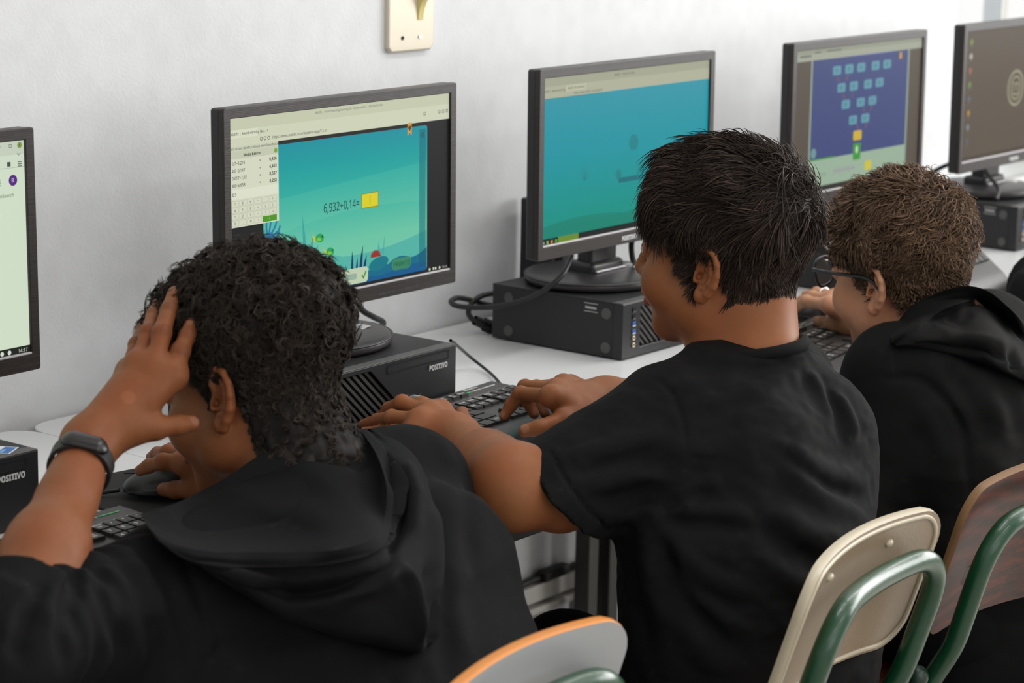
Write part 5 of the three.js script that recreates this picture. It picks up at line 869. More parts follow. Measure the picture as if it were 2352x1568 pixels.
function browTint(q, c) { if (Math.abs(q.y - 0.0285 + 0.25 * Math.max(0, Math.abs(q.x) - 0.035)) < 0.004 && Math.abs(q.x) > 0.012 && Math.abs(q.x) < 0.052 && q.z > 0.04) return [0.03, 0.02, 0.015]; const ly = q.y + 0.061; if (Math.abs(ly) < 0.011 && Math.abs(q.x) < 0.02 && q.z > 0.092) return [c[0] * 0.95, c[1] * 0.72, c[2] * 0.78]; const e = Math.abs(q.x) - 0.031; if (e * e / 0.00022 + (q.y - 0.006) ** 2 / 0.000022 < 1 && q.z > 0.088) return e * e + (q.y - 0.006) ** 2 < 0.000025 ? [0.03, 0.02, 0.015] : [0.55, 0.52, 0.5]; return null; }
function scalpTint(H, scalp, mask, tint, more, lowest = -0.058) { const q = V(0, 0, 0); return (x, y, z, n, c) => { q.set(x, y, z).applyMatrix4(H.inv); if (q.y < lowest) return more && more(q, c) || c; const far = scalp(q.x, q.y, q.z) > (q.y < -0.035 && lowest < -0.08 ? 0.012 : 0.004); if (!far && mask(q.x, q.y, q.z)) return tint; return (more && more(q, c)) || c; }; }
// ============ the boy resting his head on his hand ============
function boyHand() {
  const o = thing('person', 'boy in a black hoodie with curly black hair, resting his head on his hand', 'person', [0, 0, 0]);
  const H = headFrame(V(0.136, 0.928, 0.597), 9.5, 14.2, 2.9), hf = headField({ jaw: 1.02 }), hw = inWorld(hf, H), base = [0.232, 0.078, 0.029];
  const shL = atS(430, 1372, 2322), elL = atY(20, 1480, 0.795), wrL = atS(205, 1020, 2312), shR = V(0.272, 0.800, 0.690), elR = V(0.345, 0.775, 0.585), wrR = atY(505, 1108, 0.790);
  const handL = { up: fwd.clone().multiplyScalar(-1).add(V(-0.35, 0.1, 0)), thumbUp: fwd.clone().multiplyScalar(-0.8).add(V(0, 0.7, 0)), wrist: wrL, arm: wrL.clone().lerp(elL, 0.3), rw: 0.0225, ra: 0.0275,
    fingers: [joints([[398, 862, 2268], [414, 808, 2262], [430, 772, 2252], [441, 742, 2243]]), joints([[356, 846, 2270], [371, 766, 2258], [388, 712, 2236], [401, 672, 2216]]), joints([[320, 838, 2262], [342, 764, 2242], [354, 724, 2214], [362, 700, 2196]]), joints([[296, 852, 2246], [314, 792, 2216], [328, 758, 2196], [338, 736, 2180]])],
    thumb: joints([[290, 985, 2292], [355, 982, 2282], [408, 976, 2268], [440, 973, 2258]]) };
  const handR = { up: V(-0.2, 0.95, 0.2), thumbUp: V(-0.3, 0.8, 0.5), wrist: wrR, arm: wrR.clone().lerp(elR, 0.4), rw: 0.024, ra: 0.027,
    fingers: [joints([[428, 1064, 0.813], [374, 1060, 0.814], [342, 1070, 0.803], [322, 1080, 0.796]]), joints([[434, 1050, 0.815], [386, 1040, 0.815], [362, 1042, 0.803], [348, 1050, 0.792]]), joints([[446, 1044, 0.810], [408, 1030, 0.802], [392, 1032, 0.788], [382, 1040, 0.778]]), joints([[460, 1044, 0.800], [434, 1030, 0.790], [424, 1032, 0.778], [416, 1038, 0.772]])],
    thumb: joints([[482, 1112, 0.788], [440, 1122, 0.783], [402, 1125, 0.778], [377, 1124, 0.774]]) };
  const hl = handField(handL, 1.06), hr = handField(handR, 1.0), low = H.out(0, -0.055, -0.032), neck = atS(708, 1085, 2202);
  const sc0 = hf.scalp; hf.scalp = join([[sc0, 0.01], [cone(V(0, -0.055, -0.032), neck.clone().applyMatrix4(H.inv), 0.051, 0.058), 0.022]]);
  const neckF = join([[hw2(hw, H), 0.001], [cone(low, neck, 0.051, 0.058), 0.022], [cone(neck, neck.clone().add(V(-0.01, -0.05, 0.02)), 0.055, 0.045), 0.03]]);
  const armL = join([[cone(wrL.clone().lerp(elL, 0.18), wrL.clone().lerp(elL, 0.6), 0.0245, 0.038), 0.02], [cone(wrL.clone().lerp(elL, 0.55), elL, 0.037, 0.040), 0.02], [cone(elL, shL, 0.04, 0.045), 0.03]]);
  const armR = join([[cone(wrR.clone().lerp(elR, 0.25), elR, 0.026, 0.038), 0.02], [cone(elR, shR, 0.04, 0.045), 0.03]]);
  const scar = hit(hl, 295, 911), mask = hairMask({ temple: 0.040, burn: 0.030, burnEnd: -0.014, nape: -0.100, slope: 0.2, jit: 0.002 }), K = handL.fingers.flatMap((f) => [f[0], f[1], f[2]]);
  const extra = (x, y, z, n, c) => { const d = (x - scar.x) ** 2 + (y - scar.y) ** 2 + (z - scar.z) ** 2; if (d < 0.00005) return [c[0] * 1.25, c[1] * 1.3, c[2] * 1.5]; let m = 1e9; for (const q of K) m = Math.min(m, (x - q.x) ** 2 + (y - q.y) ** 2 + (z - q.z) ** 2); if (m < 0.00013) { const t = 0.82; return [c[0] * t, c[1] * t * 0.96, c[2] * t]; } return c; };
  const gs = [net(neckF, [0.03, 0.78, 0.45], [0.26, 1.08, 0.76], 0.0024, skinColor(base, { extra: scalpTint(H, hf.scalp, mask, [0.022, 0.016, 0.013], browTint, -0.14) })),
    limb(hl, armL, skinColor(base, { nails: hl.nails, extra })), limb(hr, armR, skinColor(base, { nails: hr.nails }))];
  part('body', mergeGeometries(gs), SKIN(base), o);
  // hoodie
  const tor = trunk([[0.03, 0.40, 0.985, 0.185, 0.14], [0.035, 0.56, 0.930, 0.195, 0.145], [0.060, 0.68, 0.845, 0.200, 0.140], [0.100, 0.775, 0.765, 0.185, 0.115], [0.135, 0.835, 0.705, 0.115, 0.075]]);
  const cuffN = elL.clone().sub(wrL).normalize(), cuffC = elL.clone().lerp(wrL, 0.17), inner = cone(elL.clone().lerp(wrL, 0.10), wrL, 0.046, 0.042), fore = cone(elL, elL.clone().lerp(wrL, 0.6), 0.058, 0.058);
  const foreS = (x, y, z) => { const pl = -((x - cuffC.x) * cuffN.x + (y - cuffC.y) * cuffN.y + (z - cuffC.z) * cuffN.z) + 0.006 * noise(x * 45, y * 45, z * 45); let d = Math.max(fore(x, y, z), pl); return Math.max(d, -Math.max(inner(x, y, z), -0.04 - pl)); }; foreS.c = fore.c;
  const upArm = bunch(cone(elL, shL, 0.057, 0.072), elL.clone().lerp(shL, 0.35), shL.clone().sub(elL), 0.006, 150, 0.17); upArm.c = [...elL.clone().lerp(shL, 0.5).toArray(), 0.26];
  const b0 = join([[tor, 0.02], [cone(neck.clone().add(V(0, -0.03, 0.02)), shL, 0.055, 0.072), 0.05], [cone(neck.clone().add(V(0, -0.03, 0.02)), shR, 0.052, 0.066), 0.05], [upArm, 0.035], [foreS, 0.014], [cone(elL, elL.clone().add(V(-0.03, -0.004, 0.012)), 0.052, 0.046), 0.02], [cone(shR, elR, 0.066, 0.056), 0.04], [cone(elR, wrR.clone().lerp(elR, 0.18), 0.055, 0.042), 0.02], [cone(atS(395, 1430, 2345), atS(470, 1700, 2390), 0.07, 0.09), 0.05], [ball([0.03, 0.75, 0.83], [0.09, 0.09, 0.055]), 0.05], [ball([0.19, 0.755, 0.81], [0.09, 0.09, 0.055]), 0.05]]);
  const hole = cone(low, neck.clone().add(V(0, 0.0, -0.01)), 0.058, 0.060), top = (x, y, z) => Math.max(smax(b0(x, y, z), -hole(x, y, z), 0.006), 0.7515 - y - Math.max(0, (z - 0.645)) * 40); top.lo = b0.lo; top.hi = b0.hi;
  const F = folds(top, [
    { p: [[385, 1235], [430, 1300], [470, 1400], [490, 1520]], a: -0.005, w: 0.005 }, { p: [[232, 1280], [222, 1340], [250, 1420], [290, 1500]], a: -0.012, w: 0.009 }, { p: [[262, 1300], [258, 1370], [282, 1440]], a: 0.008, w: 0.010 }, { p: [[215, 1290], [205, 1350], [240, 1450]], a: 0.009, w: 0.011 }, { p: [[190, 1290], [150, 1370], [140, 1450], [148, 1530]], a: -0.011, w: 0.009 }, { p: [[170, 1300], [120, 1370], [105, 1450]], a: 0.008, w: 0.011 }, { p: [[110, 1330], [60, 1400], [40, 1470], [50, 1520]], a: -0.010, w: 0.009 },
    { p: [[80, 1340], [30, 1410], [10, 1480]], a: 0.007, w: 0.010 }, { p: [[180, 1340], [162, 1390], [175, 1440]], a: -0.008, w: 0.008 }, { p: [[300, 1280], [330, 1360], [340, 1440]], a: 0.006, w: 0.02 },
    { p: [[1010, 1010], [1040, 1100], [1040, 1250], [1030, 1400]], a: 0.006, w: 0.014 }, { p: [[1045, 1060], [1075, 1160], [1085, 1300]], a: -0.006, w: 0.012 }, { p: [[1060, 1280], [1050, 1400], [1075, 1520]], a: 0.007, w: 0.016 }, { p: [[1030, 1300], [1015, 1430], [1030, 1560]], a: -0.006, w: 0.015 }, { p: [[560, 1380], [640, 1440], [760, 1470]], a: -0.006, w: 0.02 }, { p: [[600, 1560], [740, 1480], [820, 1500]], a: 0.006, w: 0.02 }, { p: [[700, 1560], [800, 1500], [900, 1510]], a: 0.006, w: 0.018 }, { p: [[860, 1560], [920, 1530], [1000, 1540]], a: -0.005, w: 0.02 }, { p: [[480, 1480], [520, 1520], [560, 1560]], a: 0.005, w: 0.02 }]);
  const shirt = (x, y, z) => F(x, y, z) - 0.003 * fbm(x * 18, y * 24, z * 18, 3); const cloth = CLOTH(0.0062, 0.0066, 0.0072, 0.16), lining = CLOTH(0.0085, 0.0093, 0.0097, 0.22);
  const hd = part('hoodie', net(shirt, [-0.40, 0.42, 0.47], [0.44, 0.915, 1.13], 0.0042, clothTone), cloth, o);
  // hood lying open on the back: lining from the neck to the rim, outside from the rim down to the tip
  const both = (x, y, z) => Math.min(top(x, y, z), neckF(x, y, z));
  const on = (list) => list.map(([x, y, off, s]) => { if (s) return atS(x, y, s); const q = hit(both, x, y), d = EYE.clone().sub(q).normalize(); return q.addScaledVector(d, off); });
  const rim = [[322, 1180, 0.050], [352, 1222, 0.062], [400, 1250, 0.066], [480, 1266, 0.068], [580, 1268, 0.068], [680, 1268, 0.066], [780, 1262, 0.066], [850, 1240, 0.068], [884, 1185, 0.068], [888, 1120, 0.06], [868, 1050, 0.045], [828, 986, 0, 2172]];
  const inn = [[332, 1176, 0.040], [395, 1158, 0.030], [460, 1128, 0, 2268], [520, 1096, 0, 2258], [585, 1052, 0, 2250], [650, 1022, 0, 2244], [715, 996, 0, 2232], [765, 986, 0, 2216], [797, 986, 0, 2198], [812, 984, 0, 2188], [820, 984, 0, 2180], [826, 985, 0, 2174]];
  const blend = (A, B, t, sag) => A.map((p, i) => p.clone().lerp(B[i], t).addScaledVector(fwd, sag * Math.sin(Math.PI * i / 11)).add(V(0, -sag * 0.6 * Math.sin(Math.PI * i / 11), 0)));
  part('hood_lining', paint(loft([on(inn), blend(on(inn), on(rim), 0.3, 0.022), blend(on(inn), on(rim), 0.7, 0.022), on(rim)], 80, 40), clothTone), lining, hd, 'charcoal fleece inside of the hood');
  const band = [[330, 1186, 0.046], [372, 1246, 0.060], [428, 1282, 0.064], [505, 1298, 0.064], [590, 1300, 0.064], [690, 1298, 0.062], [790, 1290, 0.062], [868, 1262, 0.064], [905, 1195, 0.064], [912, 1115, 0.056], [888, 1040, 0.040], [838, 984, 0, 2166]];
  const seam = band.map(([x, y, f], i) => [x + (i > 7 ? 3 : 0), y + (i < 8 ? 5 : 0), f - 0.006]);
  const mid = [[352, 1206, 0.036], [415, 1268, 0.046], [500, 1312, 0.048], [580, 1345, 0.040], [660, 1366, 0.034], [745, 1360, 0.040], [830, 1326, 0.060], [905, 1300, 0.072], [950, 1230, 0.062], [952, 1130, 0.048], [920, 1040, 0.034], [850, 984, 0.018]];
  const mid2 = [[375, 1222, 0.022], [450, 1292, 0.026], [540, 1345, 0.026], [630, 1390, 0.028], [720, 1415, 0.026], [810, 1410, 0.046], [890, 1390, 0.052], [945, 1370, 0.064], [985, 1280, 0.044], [982, 1150, 0.036], [945, 1045, 0.024], [870, 980, 0.012]];
  const low1 = [[392, 1232, 0.006], [470, 1306, 0.007], [560, 1362, 0.008], [660, 1410, 0.009], [760, 1448, 0.012], [850, 1474, 0.018], [925, 1488, 0.028], [972, 1490, 0.026], [1003, 1360, 0.016], [1002, 1200, 0.012], [962, 1060, 0.008], [885, 978, 0.004]];
  const low2 = low1.map(([x, y, f]) => [x + 2, y + 3, -0.012]);
  const outside = loft([on(rim), on(band), on(seam), on(mid), on(mid2), on(low1), on(low2)], 170, 110); 
  crease(outside, [{ p: [[600, 1352], [700, 1366], [790, 1350], [862, 1318], [900, 1285]], a: -0.011, w: 15 }, { p: [[660, 1392], [760, 1388], [850, 1350], [918, 1306]], a: 0.010, w: 17 }, { p: [[922, 1302], [948, 1345], [962, 1410], [972, 1480]], a: 0.010, w: 11 }, { p: [[985, 1290], [992, 1390], [982, 1480]], a: -0.010, w: 13 }, { p: [[1000, 1160], [1006, 1270], [1006, 1380]], a: 0.006, w: 12 }, { p: [[888, 1050], [922, 1130], [918, 1210], [896, 1272]], a: -0.011, w: 12 }, { p: [[930, 1060], [958, 1140], [950, 1240]], a: 0.008, w: 16 }, { p: [[395, 1262], [450, 1284], [540, 1292], [700, 1292], [850, 1268]], a: -0.004, w: 5 }, { p: [[560, 1335], [660, 1400], [780, 1440], [880, 1462]], a: 0.006, w: 18 }, { p: [[480, 1300], [580, 1330], [680, 1340], [780, 1318]], a: 0.006, w: 14 }]);
  part('hood', paint(outside, clothTone), cloth, hd);
  legsFor(o, V(-0.07, 0.50, 0.95), V(0.13, 0.50, 0.95), V(-0.08, 0.515, 0.56), V(0.16, 0.51, 0.55), CLOTH(0.006, 0.006, 0.0065, 0.05));
  // curls
  const len = (p) => (mix(0.007, 0.036, sstep(-0.005, 0.085, p.y)) + 0.009 * sstep(-0.03, -0.07, p.z) * sstep(0.02, -0.05, p.y)) * mix(1, 1.1, sstep(0, 0.08, p.z)) + 0.008 * sstep(0.02, -0.08, p.z) * sstep(-0.04, 0.04, p.y);
  const rt = roots(hf.scalp, mask, 2900, 61), r = rng(62), paths = [], rad = [], cols = [];
  for (const [p, n] of rt) {
    const L = len(p) * (0.75 + 0.45 * r()), ax = n.clone().add(V((r() - 0.5) * 1.1, (r() - 0.35) * 0.9, (r() - 0.5) * 1.1)).normalize(), u = new THREE.Vector3().crossVectors(ax, V(r() - 0.5, r() - 0.5, r() - 0.5)).normalize(), w = new THREE.Vector3().crossVectors(ax, u), hr0 = Math.min(0.0068, 0.0018 + L * 0.15) * (0.7 + 0.6 * r()), tu = (1.1 + 1.5 * r()) * (r() < 0.5 ? -1 : 1), shade2 = 0.6 + 0.9 * r() * r();
    for (let k = 0; k < 5; k++) {
      const path = [], ph = k * 0.22 + (r() - 0.5) * 0.3, ox = (r() - 0.5) * 0.004, oy = (r() - 0.5) * 0.004, N = 11, rr2 = hr0 * (0.85 + 0.3 * r());
      for (let i = 0; i < N; i++) { const t = i / (N - 1), a = ph + tu * 6.2832 * t, g = Math.min(1, t * 2.2), q = p.clone().addScaledVector(ax, L * (t - 0.28 * t * t)).addScaledVector(u, rr2 * g * Math.cos(a) + ox).addScaledVector(w, rr2 * g * Math.sin(a) + oy); path.push(q.x, q.y, q.z); }
      paths.push(path); rad.push(0.00085 * (0.7 + 0.6 * r())); const c = shade2 * (0.8 + 0.4 * r()); cols.push([0.044 * c, 0.034 * c, 0.027 * c]);
    }
  }
  const st = strandMesh(paths, rad, cols); st.applyMatrix4(H.m);
  const cap = hairCap(hf, H, mask, (x, y, z) => Math.max(len({ x, y, z }) * 0.42, 0.0055) + 0.005 * fbm(x * 75, y * 75, z * 75, 2), () => [0.009, 0.007, 0.006], 0.0035);
  part('hair', mergeGeometries([cap, st]), HAIR(0.5), o, 'thick curly black hair, cut short above the ear');
  // wrist band worn on the raised arm
  fitnessBand(wrL.clone().lerp(elL, 0.12), elL.clone().sub(wrL).normalize());
  return o;
}
function fitnessBand(c, axis) {
  const o = thing('fitness_band', 'black rubber fitness band with an oval display on the raised wrist', 'wrist band', c.toArray());
  const t = EYE.clone().sub(c).normalize(); const out = t.addScaledVector(axis, -t.dot(axis)).normalize().add(V(-0.15, 0.25, 0)).normalize(); out.addScaledVector(axis, -out.dot(axis)).normalize(); const side = new THREE.Vector3().crossVectors(out, axis).normalize();
  o.quaternion.setFromRotationMatrix(new THREE.Matrix4().makeBasis(side, out, axis));   // local x round, y out of the wrist, z along the arm
  const rub = std({ color: rgb(0.010, 0.010, 0.011), roughness: 0.55 }), R = 0.0285, sh = new THREE.Shape(); sh.absarc(0, 0, R + 0.0028, 0, Math.PI * 2); const h = new THREE.Path(); h.absarc(0, 0, R - 0.0002, 0, Math.PI * 2); sh.holes.push(h);
  const g = new THREE.ExtrudeGeometry(sh, { depth: 0.018, bevelEnabled: true, bevelSize: 0.0006, bevelThickness: 0.0008, bevelSegments: 2, curveSegments: 48 }); g.translate(0, 0, -0.009); part('strap', g, rub, o);
  const cap = new THREE.CapsuleGeometry(0.0108, 0.026, 8, 24); cap.rotateZ(Math.PI / 2); cap.scale(1, 0.50, 1.0); { const p = cap.attributes.position; for (let i = 0; i < p.count; i++) { const x = p.getX(i); p.setY(i, p.getY(i) - x * x * 12); } cap.computeVertexNormals(); } cap.translate(0, R + 0.0042, 0); part('display', cap, std({ color: rgb(0.012, 0.012, 0.013), roughness: 0.32 }), o);
}
// ============ the boy with glasses ============
function boyGlasses() {
  const o = thing('person', 'boy in a black hoodie with wavy brown hair, wearing glasses', 'person', [0, 0, 0]);
  const H = headFrame(V(1.234, 0.924, 0.768), -8.5, 4.9, -7.3), hf = headField({ jaw: 1.03 }), hw = inWorld(hf, H), base = [0.52, 0.25, 0.145];
  const shL = V(1.135, 0.800, 0.825), elL = V(1.065, 0.625, 0.835), wrL = V(1.17, 0.60, 0.62), shR = V(1.410, 0.805, 0.815), elR = V(1.575, 0.785, 0.70), wrR = atY(1965, 730, 0.792);
  const handR = { up: V(-0.1, 0.97, 0.2), wrist: wrR, arm: wrR.clone().lerp(elR, 0.45), rw: 0.0235, ra: 0.027,
    fingers: [joints([[1908, 702, 0.815], [1852, 692, 0.812], [1830, 704, 0.800], [1818, 715, 0.792]]), joints([[1912, 690, 0.818], [1866, 681, 0.818], [1842, 690, 0.804], [1828, 700, 0.793]]), joints([[1920, 683, 0.816], [1876, 672, 0.816], [1852, 678, 0.802], [1842, 690, 0.788]]), joints([[1932, 683, 0.804], [1898, 673, 0.798], [1882, 678, 0.786], [1872, 686, 0.780]])], thumb: joints([[1945, 738, 0.786], [1915, 744, 0.780], [1892, 741, 0.777], [1878, 737, 0.776]]) };
  const hr = handField(handR), low = H.out(0, -0.055, -0.032), neck = V(1.245, 0.840, 0.835);
  const neckF = join([[hw2(hw, H), 0.001], [cone(low, neck, 0.050, 0.056), 0.022], [cone(neck, V(1.17, 0.82, 0.83), 0.055, 0.045), 0.03], [cone(neck, V(1.32, 0.82, 0.83), 0.055, 0.045), 0.03]]);
  const armR = join([[cone(wrR.clone().lerp(elR, 0.3), elR, 0.026, 0.038), 0.02], [cone(elR, shR, 0.04, 0.045), 0.03]]), armL = join([[cone(shL, elL, 0.044, 0.04), 0.02], [cone(elL, wrL, 0.038, 0.026), 0.02], [cone(wrL, wrL.clone().add(V(0.04, -0.01, -0.07)), 0.024, 0.02), 0.02]]);
  const mask = hairMask({ temple: 0.034, burn: 0.028, burnEnd: -0.024, nape: -0.066 });
  part('body', mergeGeometries([net(neckF, [1.10, 0.78, 0.62], [1.37, 1.08, 0.91], 0.0025, skinColor(base, { extra: scalpTint(H, hf.scalp, mask, [0.07, 0.043, 0.028], browTint) })), limb(hr, armR, skinColor(base, { nails: hr.nails }), 0.0027), net(armL, armL.lo, armL.hi, 0.006, skinColor(base))]), SKIN(base), o);
  const tor = trunk([[1.215, 0.40, 0.975, 0.185, 0.135], [1.215, 0.58, 0.950, 0.188, 0.138], [1.235, 0.70, 0.910, 0.186, 0.130], [1.255, 0.785, 0.870, 0.165, 0.105], [1.255, 0.835, 0.842, 0.105, 0.070]]);
  const upL = bunch(cone(shL, elL, 0.074, 0.068), elL, elL.clone().sub(shL), 0.004, 110, 0.14); upL.c = [...shL.clone().lerp(elL, 0.5).toArray(), 0.2];
  const b0 = join([[tor, 0.02], [cone(neck.clone().add(V(0, -0.03, 0.02)), shL, 0.055, 0.070), 0.05], [cone(neck.clone().add(V(0, -0.03, 0.02)), shR, 0.055, 0.070), 0.05], [upL, 0.03], [cone(elL, wrL, 0.062, 0.042), 0.03], [cone(shR, elR, 0.070, 0.058), 0.04], [cone(elR, wrR.clone().lerp(elR, 0.22), 0.055, 0.040), 0.02], [ball([1.19, 0.75, 0.945], [0.08, 0.085, 0.045]), 0.05], [ball([1.32, 0.75, 0.94], [0.08, 0.085, 0.045]), 0.05]]);
  const hole = cone(low, neck.clone().add(V(0, -0.01, -0.01)), 0.057, 0.060), top = (x, y, z) => smax(b0(x, y, z), -hole(x, y, z), 0.006); top.lo = b0.lo; top.hi = b0.hi;
  const F = folds(top, [{ p: [[2040, 870], [2080, 868], [2130, 880], [2180, 930], [2215, 1000], [2225, 1080], [2235, 1150]], a: -0.006, w: 0.006 }, { p: [[2060, 860], [2058, 800], [2066, 775]], a: -0.003, w: 0.003 }, { p: [[2090, 800], [2150, 850], [2200, 930], [2230, 1000]], a: 0.006, w: 0.016 }, { p: [[2150, 810], [2210, 860], [2260, 950]], a: 0.006, w: 0.016 }, { p: [[2220, 860], [2270, 920], [2320, 1000]], a: 0.006, w: 0.02 }, { p: [[2180, 840], [2235, 910], [2280, 1010]], a: -0.005, w: 0.016 }, { p: [[2110, 930], [2160, 1000], [2190, 1080]], a: 0.006, w: 0.018 }, { p: [[2030, 1160], [2090, 1190], [2170, 1190]], a: -0.006, w: 0.014 }, { p: [[2300, 870], [2330, 940], [2350, 1030]], a: -0.006, w: 0.018 }, { p: [[2260, 1020], [2290, 1080], [2340, 1100]], a: 0.006, w: 0.02 }]);
  const shirt = (x, y, z) => F(x, y, z) - 0.003 * fbm(x * 18, y * 24, z * 18, 3), cloth = CLOTH(0.0066, 0.0064, 0.0064, 0.14), hd = part('hoodie', net(shirt, [0.97, 0.42, 0.60], [1.66, 0.90, 1.12], 0.0048, clothTone), cloth, o);
  const both = (x, y, z) => Math.min(top(x, y, z), neckF(x, y, z));
  const on = (list) => list.map(([x, y, off, s]) => { if (s) return atS(x, y, s); const q = hit(both, x, y), d = EYE.clone().sub(q).normalize(); return q.addScaledVector(d, off); });
  const rim = [[2046, 776, 0.012], [2056, 752, 0, 1722], [2080, 718, 0, 1722], [2112, 692, 0, 1726], [2150, 674, 0, 1732], [2190, 661, 0, 1736], [2230, 657, 0, 1736], [2268, 668, 0, 1730], [2310, 700, 0, 1722], [2352, 742, 0, 1712], [2390, 800, 0, 1700]];
  const inn = rim.map(([x, y, f, q]) => [x + 4, y + 16, -0.02, q ? q - 26 : 0]);
  const c1 = [[2050, 788, 0.010], [2068, 770, 0.024], [2100, 745, 0.038], [2138, 722, 0.046], [2180, 704, 0.050], [2220, 692, 0.053], [2260, 695, 0.056], [2300, 722, 0.058], [2340, 760, 0.056], [2380, 800, 0.048], [2410, 850, 0.03]];
  const crs = [[2054, 790, 0.008], [2074, 776, 0.019], [2108, 754, 0.032], [2146, 732, 0.038], [2186, 713, 0.040], [2222, 701, 0.043], [2258, 703, 0.046], [2296, 732, 0.048], [2334, 770, 0.046], [2374, 812, 0.040], [2405, 860, 0.026]];
  const c2 = [[2058, 794, 0.008], [2092, 790, 0.020], [2130, 782, 0.032], [2168, 778, 0.042], [2208, 776, 0.050], [2246, 780, 0.055], [2282, 796, 0.058], [2318, 818, 0.056], [2350, 840, 0.052], [2385, 870, 0.040], [2415, 900, 0.025]];
  const lo1 = [[2060, 798, 0.003], [2096, 800, 0.006], [2134, 804, 0.010], [2172, 810, 0.014], [2212, 818, 0.018], [2250, 828, 0.022], [2288, 842, 0.026], [2322, 858, 0.026], [2350, 872, 0.022], [2385, 900, 0.015], [2415, 925, 0.008]];
  const lo2 = lo1.map(([x, y, f]) => [x, y + 4, -0.012]);
  part('hood', paint(crease(loft([on(inn), on(rim), on(c1), on(crs), on(c2), on(lo1), on(lo2)], 130, 90), [{ p: [[2215, 700], [2250, 690], [2290, 712], [2330, 752], [2352, 780]], a: -0.006, w: 5 }, { p: [[2170, 720], [2205, 735], [2235, 712]], a: -0.007, w: 12 }, { p: [[2120, 745], [2180, 770], [2260, 780], [2330, 800]], a: 0.006, w: 14 }, { p: [[2080, 785], [2160, 798], [2260, 806], [2320, 826]], a: -0.007, w: 10 }, { p: [[2318, 800], [2334, 830], [2326, 850]], a: -0.010, w: 9 }]), clothTone), cloth, hd);
  legsFor(o, V(1.12, 0.50, 0.95), V(1.32, 0.50, 0.95), V(1.10, 0.515, 0.56), V(1.34, 0.51, 0.55), CLOTH(0.006, 0.006, 0.0065, 0.05));
  // wavy hair
  const Wp = V(-0.005, 0.118, -0.062), flow = (p, n, w) => { const d = p.clone().sub(w); d.addScaledVector(n, -d.dot(n)); if (d.lengthSq() < 1e-8) d.set(0, 0, 1); d.normalize(); const side = sstep(0.085, 0.02, p.y), down = V(0, -1, 0.1); down.addScaledVector(n, -down.dot(n)).normalize(); return d.addScaledVector(down, side * 0.9).normalize(); };
  const lift = (p) => mix(0.003, 0.012, sstep(0.0, 0.09, p.y)), len = (p) => mix(0.012, 0.046, sstep(-0.01, 0.09, p.y)) * (p.y < 0.045 && p.z > -0.03 ? 0.7 : 1);
  const color = (p, r) => { const k = 0.5 + 0.9 * r() + 0.35 * noise(p.x * 70, p.y * 70, p.z * 70), w = r() < 0.12 ? 1.7 : 1; return [0.138 * k * w, 0.086 * k * w, 0.054 * k * w]; };
  const st = waves(hf, H, { mask, count: 11500, seed: 81, crown: Wp, flow, lift, len, steps: 10, swirl: 1.25, wave: 1.0, turns: 1.35, curl: 0.008, width: 0.00075, color, spike: (p) => 0.25 * sstep(0.08, 0.12, p.y) });
  const cap = hairCap(hf, H, mask, (x, y, z) => lift({ x, y, z }) * 0.7 + 0.004 * fbm(x * 70, y * 70, z * 70, 2), () => [0.045, 0.028, 0.018]);
  part('hair', mergeGeometries([cap, st]), HAIR(0.5), o, 'wavy brown hair, short at the neck');
  glasses(H); ring(handR.fingers[2]);
  return o;
}
function glasses(H) {
  const o = thing('eyeglasses', 'dark rimmed glasses worn by the brown haired boy', 'glasses'), fr = std({ color: rgb(0.006, 0.007, 0.008), roughness: 0.4 });
  o.applyMatrix4(H.m);
  for (const s of [1, -1]) {
    const c = []; for (let i = 0; i < 28; i++) { const a = i / 28 * 6.2832, ca = Math.cos(a), sa = Math.sin(a), x = 0.0255 * Math.sign(ca) * Math.pow(Math.abs(ca), 0.75), y = 0.0195 * Math.sign(sa) * Math.pow(Math.abs(sa), 0.75); c.push(V(s * 0.0345 + x, 0.006 + y, 0.113 - 0.9 * (s * 0.0345 + x) ** 2 * 3.2 + y * 0.12)); }
    const rimP = part('rim', tube(c, 0.0021, 80, 8, true), fr, o);
    const sh = new THREE.Shape(c.map((v) => new THREE.Vector2(v.x, v.y))), lg = new THREE.ShapeGeometry(sh); const p = lg.attributes.position; for (let i = 0; i < p.count; i++) p.setZ(i, 0.113 - 2.88 * p.getX(i) ** 2 + (p.getY(i) - 0.006) * 0.12); lg.computeVertexNormals(); part('lens', lg, M.glassPane, rimP);
    const t = V(s * 0.0755, 0.012, 0.008), h0 = V(s * 0.0605, 0.016, 0.1035), h1 = V(s * 0.0685, 0.017, 0.096);
    const tg = tube([h0, h1, V(s * 0.0735, 0.0165, 0.07), V(s * 0.0765, 0.0155, 0.035), V(s * 0.0775, 0.014, 0.005), V(s * 0.079, 0.008, -0.012), V(s * 0.079, -0.008, -0.026)], 0.0027, 60, 8); part('temple', tg, fr, o);
  }
  part('bridge', tube([V(0.009, 0.012, 0.1125), V(0, 0.0155, 0.114), V(-0.009, 0.012, 0.1125)], 0.0015, 14, 8), fr, o);
}
function ring(f) {
  const c = f[0].clone().lerp(f[1], 0.62), d = f[1].clone().sub(f[0]).normalize(), g = new THREE.TorusGeometry(0.0100, 0.0021, 10, 36); g.applyQuaternion(new THREE.Quaternion().setFromUnitVectors(V(0, 0, 1), d)); g.translate(c.x, c.y, c.z);
  solo('finger_ring', g, std({ color: rgb(0.75, 0.73, 0.7), roughness: 0.25, metalness: 1 }), 'silver ring on a finger of the hand holding a mouse', 'ring');
}
